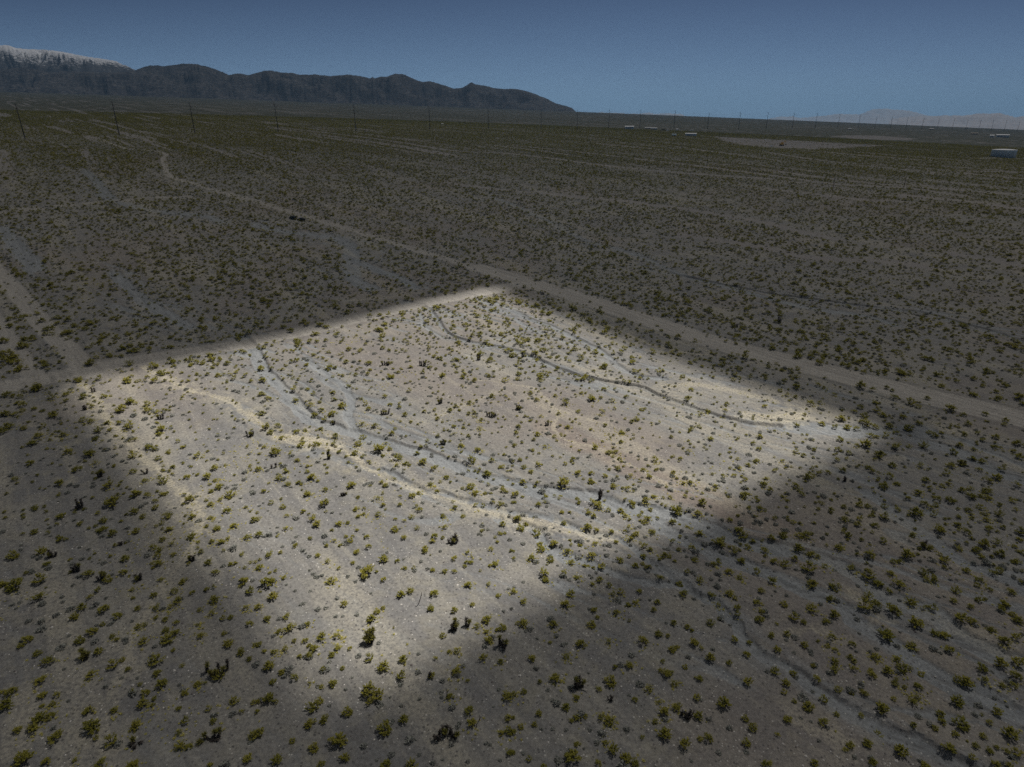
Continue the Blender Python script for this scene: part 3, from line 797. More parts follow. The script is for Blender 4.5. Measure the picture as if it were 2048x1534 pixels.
# ------------------------------------------------------------------ plants: positions read off the photograph, in quarter pixels of twelve tiles
CREO = {
 (0, 1150): '20,70,70 110,80,110 320,35,90 320,165,90 660,250,65 840,265,85 790,115,50 720,170,55 870,35,65 1060,115,45 950,315,65 600,330,70 750,440,75 900,490,40 940,510,45 650,525,65 235,505,70 170,565,50 300,625,55 395,680,85 790,610,60 905,715,80 730,795,70 330,835,80 105,930,75 25,945,55 55,1030,90 345,955,70 460,960,50 430,1030,40 1030,750,45 1250,670,110 1265,780,60 1295,865,80 1055,930,50 1175,935,60 1145,1020,75 1220,1035,35 705,1080,70 915,1075,55 745,1210,110 320,1145,80 265,1215,90 415,1115,60 145,1240,55 450,1285,100 890,1325,90 1090,1200,75 205,1460,110 370,1485,60 805,1500,75 1070,1515,90 1110,410,50 1165,395,45 1150,525,75 1250,255,65 1230,155,55 1400,120,65 1465,45,60 1290,30,40 1425,200,75 1370,250,50 1250,335,45 1330,350,50 1415,375,50 1330,435,60 1410,450,80 1340,505,100 1545,135,50 1650,110,45 1710,85,30 1720,195,70 1600,275,45 1700,300,55 1785,340,50 1845,330,55 1970,260,50 2000,385,60 1955,40,80 2005,120,75 1580,395,30 1605,485,50 1825,540,75 1930,610,65 1995,665,50 2040,555,35 1750,800,100 1580,870,55 1645,855,35 1480,940,55 1435,1060,50 1485,1160,60 1435,1255,50 1670,1065,50 1875,995,75 1705,1165,50 2030,1010,50 2030,1270,80 1450,1360,65 1515,1365,55 1980,1450,80 600,1480,35 1105,260,50',
 (512, 1150): '105,40,110 225,15,50 135,165,80 605,35,80 705,225,60 870,10,60 1025,30,55 1165,150,75 1235,125,60 1425,130,75 1695,70,70 1860,70,50 1935,160,50 1730,235,45 975,285,55 1018,258,45 930,340,75 1400,260,70 1585,280,60 20,250,55 90,345,60 245,325,65 270,405,100 185,445,50 415,385,45 525,485,85 650,480,65 395,515,60 310,520,40 470,580,70 655,575,60 420,640,55 608,630,60 20,550,50 235,585,60 70,600,45 140,610,45 905,655,75 1020,720,95 1180,660,75 100,720,85 205,770,60 535,745,50 310,815,65 130,845,55 615,860,70 525,885,45 1165,800,80 905,910,120 980,950,110 910,1000,80 1400,800,60 1495,480,60 1770,410,60 1850,350,80 1865,520,70 1845,450,50 1980,420,70 1545,610,40 1610,605,60 1815,650,80 1960,690,50 1600,760,75 1695,840,40 105,980,90 160,1010,40 460,1045,110 515,1000,60 15,1000,40 10,1080,40 740,1090,80 545,1150,70 430,1185,80 20,1250,75 1180,1150,75 1035,1230,110 670,1310,120 465,1380,75 165,1465,80 715,1450,70 525,1500,65 1045,1510,95 1245,1505,90 1550,965,60 1710,1080,85 1725,1185,75 2010,960,90 2025,1140,60 2030,1250,70 1965,1260,50 2030,1420,60 430,855,35 690,740,40',
 (1024, 1150): '270,25,75 520,15,50 705,35,60 775,80,55 645,70,45 865,130,60 810,150,45 1020,130,50 470,140,90 425,225,80 90,205,75 10,130,50 655,275,65 835,300,50 930,230,55 985,215,45 1130,275,50 1165,215,55 1185,15,65 1345,50,60 1500,40,75 1370,145,80 1735,145,75 1600,155,50 1655,220,50 1780,185,40 1820,20,45 1990,120,55 1955,210,60 1800,260,60 1800,310,50 1990,285,45 1970,345,75 1585,380,70 1295,380,55 1405,415,50 1440,435,40 1170,465,65 1250,485,40 640,395,75 85,385,80 335,395,70 545,545,80 1050,525,85 1280,590,75 1460,535,85 1515,580,50 1785,510,55 1900,515,50 1880,620,60 1580,655,75 1735,695,55 160,670,65 435,650,60 940,715,75 825,730,45 1205,685,45 1385,735,45 1240,780,85 1300,860,60 1500,820,60 1890,840,80 350,825,85 790,850,95 1100,905,75 695,905,55 220,855,40 100,930,50 10,950,50 520,975,60 435,1050,70 215,1105,60 520,1140,60 710,1130,70 775,1170,80 1145,1165,45 1175,1005,45 985,985,50 1220,1090,75 1310,1055,65 1480,970,65 1490,1115,75 1700,1020,100 1870,1145,55 1925,1210,75 10,1250,60 10,1140,30 1040,1290,45 1215,1260,100 745,1335,45 1385,1345,90 1570,1300,75 1880,1340,65 475,1435,120 815,1390,90 905,1455,85 985,1500,75 690,1505,55 2020,1500,70 10,1420,40 305,540,40 775,530,50',
 (1536, 1150): '30,40,65 360,55,85 515,80,55 560,80,45 880,40,85 1050,60,90 975,105,60 1270,15,60 1330,25,55 1500,110,80 1690,30,60 1670,70,45 1775,105,45 1945,130,60 2030,40,50 500,165,60 130,230,60 350,255,90 525,305,75 465,360,55 205,325,80 285,365,55 70,385,35 770,225,110 800,155,75 870,210,80 1005,265,110 1145,190,75 1320,240,60 1180,365,100 1480,195,50 1680,185,55 1615,245,45 1890,215,75 1870,265,55 1545,330,90 1635,360,60 1950,305,45 1995,350,65 1780,430,50 945,465,110 1410,460,80 1330,450,60 1150,550,80 1455,590,70 1885,515,70 1985,490,65 25,480,55 150,465,55 515,485,55 290,550,65 400,520,30 480,560,40 675,545,60 540,590,45 70,590,60 655,645,45 690,680,45 855,640,65 1030,670,50 535,685,60 530,750,75 360,715,45 680,735,60 55,760,75 205,760,55 390,820,60 140,855,65 125,925,50 830,790,70 950,755,75 1070,745,75 1135,740,45 1225,780,45 1720,740,70 1850,690,85 2010,670,90 1525,820,70 1580,840,90 1985,805,75 1960,885,50 1865,880,45 1730,830,45 560,905,60 670,930,45 780,940,40 1090,890,35 1205,885,60 1010,860,50 1005,980,45 1155,995,70 1195,970,45 1510,1005,95 1830,1085,70 450,990,60 315,1045,80 905,1060,90 545,1105,45 750,1095,45 155,1140,75 440,1165,75 1385,1100,60 1390,1160,55 1550,1190,100 1710,1115,30 1770,1170,45 1165,1195,45 1335,1220,50 1500,1270,50 1715,1280,45 1925,1255,95 885,1240,60 655,1350,65 790,1340,75 1055,1395,90 1450,1375,80 1655,1360,45 1775,1400,55 1830,1375,35 1910,1400,50 1975,1410,65 375,1495,60 835,1490,65 1635,1450,50 10,1500,50 1260,1520,70 1820,1515,60 1925,1520,50',
 (0, 766): '300,30,95 60,85,60 100,105,35 165,100,50 415,110,60 525,85,45 560,60,40 535,135,40 665,105,60 190,170,60 140,155,45 185,210,45 275,200,40 50,240,65 120,240,55 435,250,70 840,100,50 1045,140,80 1090,155,45 1180,165,60 735,185,40 970,200,100 1180,215,60 1260,230,45 1315,215,40 70,345,65 25,385,60 195,360,50 350,345,45 505,415,50 670,290,60 730,300,50 790,375,75 860,315,45 960,320,40 1035,340,90 1300,365,75 1275,410,45 310,420,55 265,480,65 885,370,40 770,445,45 550,545,60 720,565,80 1085,450,50 1065,580,75 1205,510,60 1245,530,45 1430,465,45 1355,545,40 1465,510,45 1270,600,55 1385,665,45 245,635,60 610,690,60 125,765,50 480,795,65 875,810,80 765,635,40 1070,700,60 1090,875,85 910,940,110 1185,890,60 1310,880,55 1245,935,50 1160,775,45 1310,775,80 1500,740,55 1580,725,40 1585,575,60 1660,745,65 1715,675,60 1760,820,65 1725,770,40 1695,855,45 1845,880,85 1525,920,75 1765,920,55 1685,960,50 1820,1005,65 280,990,55 490,1055,75 785,1035,45 830,1095,65 1075,1025,65 1140,1065,50 1240,990,55 1345,1050,80 1540,1055,60 1295,1115,50 1355,1160,55 1090,1175,70 815,1165,70 900,1200,65 645,1120,45 275,1180,60 390,1190,40 485,1245,55 335,1345,70 115,1380,75 380,1440,60 1000,1400,65 1225,1310,60 1280,1325,60 1300,1245,50 1265,1380,55 1395,1365,45 1270,1440,60 1375,1280,50 1540,1220,65 1610,1345,45 1670,1425,60 1730,1505,65 1960,1475,40 2030,1090,60 1740,1155,70 1870,1135,60 1775,1265,60 1825,1240,40 1695,1265,45 1980,1230,50 1935,1365,50 995,1505,60 715,1515,80 1690,1070,40 1655,1140,40',
 (512, 766): '45,85,60 110,120,50 305,45,60 415,45,45 460,80,50 615,70,50 745,15,45 320,120,60 440,165,50 510,150,45 630,130,45 690,175,75 525,210,55 465,240,60 605,240,70 550,275,60 875,165,50 905,205,50 845,125,35 1030,105,45 1075,165,45 1145,190,45 1150,160,35 1225,60,50 1345,225,40 1430,210,45 1195,250,50 1240,305,40 1555,215,50 1600,185,45 1710,155,50 1455,280,45 1890,100,50 2000,105,40 1705,240,40 1750,235,40 1805,290,40 180,335,60 55,240,60 85,350,75 205,380,40 330,385,60 395,375,40 120,390,60 210,435,45 490,480,60 355,490,65 640,420,55 625,480,55 520,360,45 850,320,65 950,335,70 855,410,65 820,480,65 665,545,50 790,555,60 855,580,45 990,505,120 1070,520,45 1015,570,45 1140,580,90 1340,620,75 1205,635,45 1125,650,40 1425,675,60 905,620,45 740,625,35 1320,497,45 1290,540,50 1040,460,40 1090,400,55 1115,355,40 1370,450,45 1585,335,55 1660,345,40 1790,355,45 1585,400,35 1700,415,40 1455,415,40 1640,490,50 1775,520,65 1725,605,90 1845,700,80 1525,740,55 1475,785,40 1395,800,50 1885,610,50 1975,660,50 1715,820,75 1760,870,65 1975,850,55 1860,800,45 1450,850,45 155,545,90 335,615,45 65,510,40 415,660,40 415,705,40 245,700,50 445,745,75 185,750,80 260,800,55 340,790,50 20,685,55 770,810,80 1005,795,40 1035,815,50 1110,755,45 65,855,50 415,880,70 555,850,50 555,955,90 220,985,50 120,950,50 380,1020,50 250,1055,40 455,1080,70 490,1120,70 820,910,40 980,915,45 800,1005,55 820,1060,50 865,1045,35 980,1045,60 1155,970,45 1020,970,45 1310,1005,65 1250,895,65 1300,870,45 1245,1065,60 1595,985,50 1755,965,55 1955,960,60 1815,965,45 1495,1055,45 1655,1055,45 1510,1145,65 1290,1160,55 1115,1170,65 1190,1095,45 20,1085,50 240,1160,50 30,1210,60 665,1120,60 735,1110,45 810,1170,40 885,1220,50 755,1255,55 630,1250,45 1185,1235,50 1430,1215,60 1415,1260,50 1975,1120,60 1960,1200,40 805,1340,65 905,1305,55 105,1365,75 25,1470,60 495,1375,45 575,1420,55 1355,1315,60 1350,1345,50 1695,1350,45 1885,1320,55 1590,1395,60 1720,1425,55 1915,1440,65 890,1490,130 1020,1400,80 1130,1415,45 1515,1500,50 1590,1500,50 1415,1490,50',
 (1024, 766): '150,75,45 195,130,50 345,95,40 430,145,80 640,110,90 710,110,40 735,30,50 820,35,40 555,70,45 910,100,45 805,135,45 730,220,50 705,250,35 530,215,55 820,200,35 1040,205,50 1405,125,60 1430,45,45 1565,210,50 1705,215,45 1715,165,45 1515,240,35 2020,180,50 1985,425,50 1925,475,40 1590,445,50 1430,360,55 1490,340,45 1270,430,40 1410,545,40 1410,460,30 1000,285,55 960,305,45 905,280,35 745,330,45 630,365,40 875,390,50 870,470,40 665,510,60 830,545,50 775,550,55 855,600,40 1140,610,65 1180,310,35 375,240,40 230,265,35 485,305,35 445,345,50 105,265,35 150,300,35 55,345,45 35,390,45 205,405,55 340,420,50 175,450,40 265,500,45 20,495,45 165,530,45 65,605,50 215,640,70 95,660,60 425,640,45 490,605,50 525,710,65 630,720,50 155,700,50 90,770,60 200,790,40 410,780,100 630,785,60 750,740,50 845,680,60 780,690,35 950,740,40 1020,780,45 1050,690,45 1100,745,60 1290,720,50 1345,600,40 1370,800,40 1420,795,45 1805,605,40 1950,620,50 1820,680,45 1890,655,45 1860,770,50 1775,735,50 1975,520,45 1625,825,40 2030,760,40 2010,810,60 810,825,55 925,840,50 30,880,75 275,880,60 390,885,45 520,915,45 650,945,80 690,980,70 775,1010,60 870,1005,55 965,945,65 1065,935,60 1130,905,50 1265,915,45 1385,905,45 1520,955,75 1860,890,75 1965,935,45 1980,995,50 1485,1035,55 1320,1005,100 1110,995,45 1020,1050,55 1085,1080,80 1060,1110,60 905,1060,45 655,1060,50 620,1030,45 400,1025,50 215,965,55 265,945,45 40,1065,70 415,1100,55 110,1105,50 75,1150,70 190,1180,90 605,1145,70 680,1170,45 340,1270,70 240,1320,75 225,1275,60 160,1395,65 310,1410,65 545,1285,55 665,1275,55 445,1340,50 475,1425,65 640,1370,65 720,1445,75 835,1265,50 950,1240,50 995,1200,55 1120,1195,50 930,1145,40 800,1185,45 1055,1295,65 1105,1330,50 1280,1260,55 1285,1110,60 1405,1145,50 1500,1195,65 1660,1270,100 1740,1090,50 1810,1165,75 1850,1200,80 1880,1295,65 1930,1240,50 2025,1310,70 1775,1320,60 1780,1350,45 1440,1310,60 1465,1415,60 1330,1330,40 1220,1375,50 1050,1375,55 865,1410,65 990,1455,60 1180,1410,40 935,1385,40 1610,1450,50 1650,1440,45 1400,1510,50 1730,1505,60 1835,1410,70 1955,1495,65 260,1505,100 410,1515,60',
 (1536, 766): '400,15,45 225,25,70 445,35,30 150,95,40 220,110,40 95,65,40 525,90,35 735,20,75 830,50,55 945,35,40 990,55,35 1005,110,60 1135,150,80 1200,185,50 1270,115,45 1385,20,55 1640,85,60 1835,125,60 1715,20,40 1890,15,55 1820,65,40 2000,105,70 2035,160,50 1455,205,75 1565,250,45 1735,245,45 1895,295,45 1885,330,40 1595,325,50 1205,315,55 860,150,60 690,225,50 735,190,60 920,255,60 770,265,60 865,215,60 1075,265,55 290,255,35 435,320,50 340,165,60 410,155,45 230,330,45 585,285,70 630,345,70 535,345,50 700,355,60 795,320,85 750,310,50 860,345,60 970,335,65 1120,355,75 1025,380,50 1290,385,50 1340,410,55 1390,385,45 1570,410,45 1670,395,45 1820,430,55 1715,450,45 1985,480,60 1530,490,50 1480,545,70 1645,525,40 1810,505,45 1240,495,80 1125,505,50 1015,500,80 780,485,90 710,500,40 820,415,60 865,425,40 935,420,55 580,450,55 890,570,80 850,605,40 990,650,60 1465,655,60 1545,635,70 1215,655,50 1640,590,55 1710,610,50 1870,675,55 2005,585,55 1960,540,40 220,540,45 285,575,45 365,530,45 555,525,50 645,555,50 625,600,40 555,605,50 50,690,55 115,615,40 600,690,55 480,710,50 310,745,70 360,735,60 410,715,55 830,700,45 800,670,50 885,710,35 970,740,60 1265,770,60 1420,715,60 1690,685,50 880,765,35 805,775,25 1025,795,45 925,815,75 920,840,40 220,815,60 270,880,60 20,850,50 115,900,40 155,935,35 1200,865,60 1290,830,35 1390,815,45 1440,800,35 1770,775,65 1830,750,70 1995,810,55 1745,855,60 1760,910,55 1545,850,55 1620,840,45 1630,905,65 1695,900,40 1955,940,50 1120,910,40 1355,920,60 1465,930,65 1250,960,60 1305,985,50 1345,975,40 930,970,55 725,965,55 795,975,50 605,980,45 435,960,40 500,1010,50 400,1000,35 1695,985,60 1605,1010,50 1845,1045,70 1980,1010,45 1850,970,40 925,1060,70 735,1075,55 615,1085,70 720,1125,55 850,1130,55 1175,1025,100 1320,1045,50 1040,1000,50 1525,1065,45 1635,1075,35 1515,1125,55 1375,1160,90 1590,1185,65 1770,1160,55 1880,1150,40 1740,1050,30 1745,1090,40 2015,1180,70 2015,1240,45 1155,1205,55 1490,1190,30 915,1255,60 565,1305,75 640,1210,55 600,1180,45 745,1245,40 815,1285,30 300,1200,90 245,1210,50 120,1205,80 240,1295,85 345,1345,70 20,1225,55 200,1105,45 255,1115,30 50,1075,50 370,1110,35 1105,1360,90 1295,1310,55 1730,1285,75 1835,1270,65 1535,1315,60 1660,1325,60 1860,1360,60 1705,1380,50 1975,1300,40 2035,1345,50 1980,1415,60 1415,1405,75 1585,1485,60 820,1370,70 800,1350,40 1000,1420,50 1050,1415,50 660,1455,65 455,1455,50 320,1465,110 135,1440,80 215,1400,55 45,1420,60 800,1515,100 1250,1510,70 1800,1500,60 1850,1485,60 980,1515,50',
}
# bushes along the roads and other ones that stand out farther off: u, v, width px
CREO_FAR = '180,722,24 75,773,26 262,690,12 276,700,14 300,697,12 340,692,12 52,630,10 62,605,9 75,625,11 85,640,13 95,655,14 105,665,12 115,645,12 130,665,16 45,690,18 35,722,18 8,680,16 20,705,16 28,712,22 40,735,20 260,725,18 310,730,18 345,722,14 480,667,18 582,659,14 580,640,10 640,645,18 655,650,14 672,612,14 695,622,14 740,630,12 760,628,12 870,612,12 878,614,14 850,617,12 970,598,12 1004,606,14 1034,604,14 1119,616,16 1110,608,14 1100,606,12 1145,616,18 1166,628,14 1203,625,10 1182,642,12 1240,640,14 1315,650,8 1322,660,10 1390,680,10 1395,645,12 1338,628,12 1490,677,12 1452,681,10 1472,686,10 1595,710,16 1621,713,12 1638,724,16 1645,716,10 1594,737,12 1563,740,8 1594,704,10 1715,723,14 1802,742,18 1805,746,16 1820,747,14 1636,685,12 1650,669,12 1554,658,10 1560,660,12 1675,693,12 1750,684,8 1753,685,8 1850,715,14 1860,718,12 1800,705,10 1760,710,10 1940,720,12 1290,545,12 1260,575,10 1370,598,12 1386,592,10 1420,622,14 1400,630,12 1440,640,8 1490,628,10 1373,622,12 1318,608,10 1350,615,10 1030,537,10 1050,540,12 1072,557,12 1102,551,9'

def parse(s):
    return [tuple(float(c) for c in t.split(',')) for t in s.split()]

px = []
for (u0, v0), s in CREO.items():
    px += [(u0 + x / 4, v0 + y / 4, wd / 4) for x, y, wd in parse(s)]
px += parse(CREO_FAR)
px = np.array(px)
_, vg, _ = None, px[:, 1] + px[:, 2] * 0.28, None           # where the bush meets the ground
CP_ = ground_at(px[:, 0], vg)
dist = np.linalg.norm(CP_ - np.array([0, 0, CAMZ]), axis=1)
cw = np.clip(px[:, 2] * dist / FPX * 0.87, 0.7, 3.6)         # crown width in metres
CP_[:, 2] = height(CP_[:, 0], CP_[:, 1])

LEAF_C = leaf_mat('creosote_leaf', (0.20, 0.20, 0.038), (0.40, 0.36, 0.075), 0.45)
STEM_C = plain_mat('creosote_stem', (0.085, 0.072, 0.058), 0.9)
LEAF_G = leaf_mat('bursage_leaf', (0.24, 0.245, 0.215), (0.36, 0.36, 0.32), 0.25)
LEAF_Y = leaf_mat('yucca_leaf', (0.22, 0.21, 0.05), (0.33, 0.30, 0.08), 0.3)
SKIRT = plain_mat('dead_yucca_leaf', (0.060, 0.050, 0.042), 0.9)
BARK = plain_mat('yucca_bark', (0.085, 0.072, 0.062), 0.9)
PALEWOOD = plain_mat('bleached_wood', (0.46, 0.42, 0.37), 0.9)
TUFT = leaf_mat('dry_grass', (0.50, 0.48, 0.12), (0.70, 0.62, 0.24), 0.35)

def make_creosote(seed, squat, dens, lop):
    """unit crown width 1; twigs fan out of one crown, small leaves sit on their outer part"""
    rnd = random.Random(seed)
    random.seed(seed)
    st, lf = MB(), MB()
    n = 15 + int(7 * dens)
    for k in range(n):
        az = 2 * math.pi * (k + rnd.random() * .8) / n
        tilt = math.radians(rnd.choice((6, 15, 26, 36, 45, 53, 60)) + rnd.uniform(-6, 6))
        L = (0.50 + 0.22 * rnd.random()) * (1 + lop * math.cos(az - 1.0))
        hx, hz = math.sin(tilt) * L * .98, math.cos(tilt) * L * squat
        base = np.array([0.05 * math.cos(az), 0.05 * math.sin(az), -0.03])
        mid = base + np.array([math.cos(az) * hx * .45, math.sin(az) * hx * .45, hz * .58])
        tip = base + np.array([math.cos(az) * hx, math.sin(az) * hx, hz])
        st.tube([base, mid, tip], [0.012, 0.009, 0.004], 3, False)
        twigs = [(mid, tip)]
        for q in range(2):
            off = np.array([rnd.uniform(-.15, .15), rnd.uniform(-.15, .15), rnd.uniform(.02, .16)])
            a = base + (tip - base) * rnd.uniform(.4, .7)
            twigs.append((a, a + (tip - a) * .5 + off))
        for a, b in twigs:
            for q in range(int(8 * dens)):
                t = rnd.uniform(0.15, 1.08)
                p = a + (b - a) * t + np.array([rnd.gauss(0, .028), rnd.gauss(0, .028), rnd.gauss(0, .025)])
                p[2] = max(p[2], 0.03)
                s = rnd.uniform(.022, .044)
                nr = np.array([rnd.gauss(0, .55), rnd.gauss(0, .55), 1.0])
                v1 = np.cross(nr, (rnd.gauss(0, 1), rnd.gauss(0, 1), .1))
                v1 /= np.linalg.norm(v1) + 1e-9
                v2 = np.cross(nr, v1)
                v2 /= np.linalg.norm(v2) + 1e-9
                lf.quad(p, v1 * s * 1.4, v2 * s * .8)
    return st, lf

CREO_ME = []
for k, (sq, de, lo) in enumerate(((1.15, 1.0, .1), (1.0, 1.2, .2), (1.3, .8, .15), (.9, 1.1, .3), (1.1, .65, .2), (1.25, 1.2, .1), (.8, .9, .25), (1.05, .5, .3))):
    st, lf = make_creosote(100 + k, sq, de, lo)
    CREO_ME.append((st.build('stems', STEM_C, link=False).data, lf.build('foliage', LEAF_C, link=False).data))

def make_lowshrub(seed, flat):
    rnd = random.Random(seed)
    lf = MB()
    for k in range(95):
        az, el = rnd.uniform(0, 2 * math.pi), math.asin(rnd.random() ** .8)
        r = 0.5 * rnd.uniform(.72, 1.05) * (1 + .15 * math.sin(az * 3 + seed))
        p = np.array([math.cos(az) * math.cos(el) * r, math.sin(az) * math.cos(el) * r, math.sin(el) * r * flat])
        v1 = np.array([math.cos(az) + rnd.gauss(0, .5), math.sin(az) + rnd.gauss(0, .5), .8 + rnd.gauss(0, .5)])
        v1 /= np.linalg.norm(v1)
        v2 = np.cross(v1, (rnd.gauss(0, 1), rnd.gauss(0, 1), rnd.gauss(0, 1)))
        v2 /= np.linalg.norm(v2) + 1e-9
        lf.quad(p, v1 * rnd.uniform(.07, .13), v2 * rnd.uniform(.035, .07))
    for k in range(20):
        az = rnd.uniform(0, 2 * math.pi)
        r = .46 * rnd.uniform(.3, 1)
        lf.tube([(0, 0, -.03), (math.cos(az) * r, math.sin(az) * r, .32 * flat * rnd.uniform(.5, 1.3))], [.012, .004], 3, False)
    return lf
LOW_ME = [make_lowshrub(200 + k, f).build('bursage', LEAF_G, link=False).data for k, f in enumerate((.9, .75, 1.1, .8, 1.0))]

def make_tuft(seed):
    rnd = random.Random(seed)
    random.seed(seed)
    b = MB()
    for k in range(22):
        az, t = rnd.uniform(0, 6.28), rnd.uniform(.1, .9)
        b.blade((rnd.gauss(0, .08), rnd.gauss(0, .08), -.02), (math.cos(az) * t * .5, math.sin(az) * t * .5, .55 * rnd.uniform(.4, 1)), .05)
    return b
TUFT_ME = [make_tuft(300 + k).build('tuft', TUFT, link=False).data for k in range(3)]

# ---- yuccas, each built from its own list of stems: (dx, dy, height, lean x, lean y, kind)  kind: g green head, d dark and burnt, s bare snag, p pale fallen log
def yucca(label, u, v, spec, name='yucca', cat='yucca', group='yuccas on the desert flat'):
    P = ground_at(np.array([u]), np.array([v]))[0]
    P[2] = height(P[:1], P[1:2])[0] - 0.04
    root = thing(name, label, cat, P, group if name == 'yucca' else None)
    rnd = random.Random(int(u * 7 + v))
    random.seed(int(u * 7 + v))
    for dx, dy, h, lx, ly, kind in spec:
        h *= 0.88 if kind in 'gd' else 1.0
        dx, dy = dx * 0.78, dy * 0.78
        b = np.array([dx, dy, -0.05])
        tip = np.array([dx + lx, dy + ly, h])
        mid = (b + tip) / 2 + np.array([lx * .12 + rnd.gauss(0, .04), ly * .12 + rnd.gauss(0, .04), 0.04 * h])
        if kind == 'p':
            st = MB().tube([b + (0, 0, .12), mid + (0, 0, .05), tip], [.11, .10, .06], 6)
            st.build('fallen_log', PALEWOOD, root, True)
            continue
        r0 = 0.12 if kind != 's' else 0.075
        st = MB().tube([b, mid, tip], [r0 * 1.15, r0, r0 * .75], 6)
        so = st.build('stem', BARK if kind != 's' else SKIRT, root, True)
        if kind == 's':
            q = MB().tube([mid + (0, 0, .2), mid + (.35, .1, .75)], [.05, .03], 5).tube([tip - (0, 0, .2), tip + (-.2, .1, .35)], [.04, .02], 5)
            q.build('branch', SKIRT, root, True)
            continue
        sk = MB()
        axis = (tip - b) / np.linalg.norm(tip - b)
        for k in range(int(62 * max(h, .7))):
            t = rnd.uniform(.06, 1.0)
            p = b + (tip - b) * t
            a = rnd.uniform(0, 6.28)
            out = np.array([math.cos(a), math.sin(a), 0])
            L = rnd.uniform(.30, .58)
            sk.blade(p + out * r0 * .8, p + out * L * .85 - axis * L * (.75 if kind == 'g' else rnd.uniform(-.6, .8)), .055)
        sk.build('dead_leaf_skirt', SKIRT, root)
        if kind == 'g':
            hd = MB()
            for k in range(70):
                a = rnd.uniform(0, 6.28)
                e = rnd.uniform(-.35, 1.35)
                L = rnd.uniform(.48, .80)
                out = np.array([math.cos(a) * math.cos(e), math.sin(a) * math.cos(e), math.sin(e)])
                hd.blade(tip - axis * .12 + out * .06, tip + out * L, .05)
            hd.build('leaf_head', LEAF_Y, root)
    return root

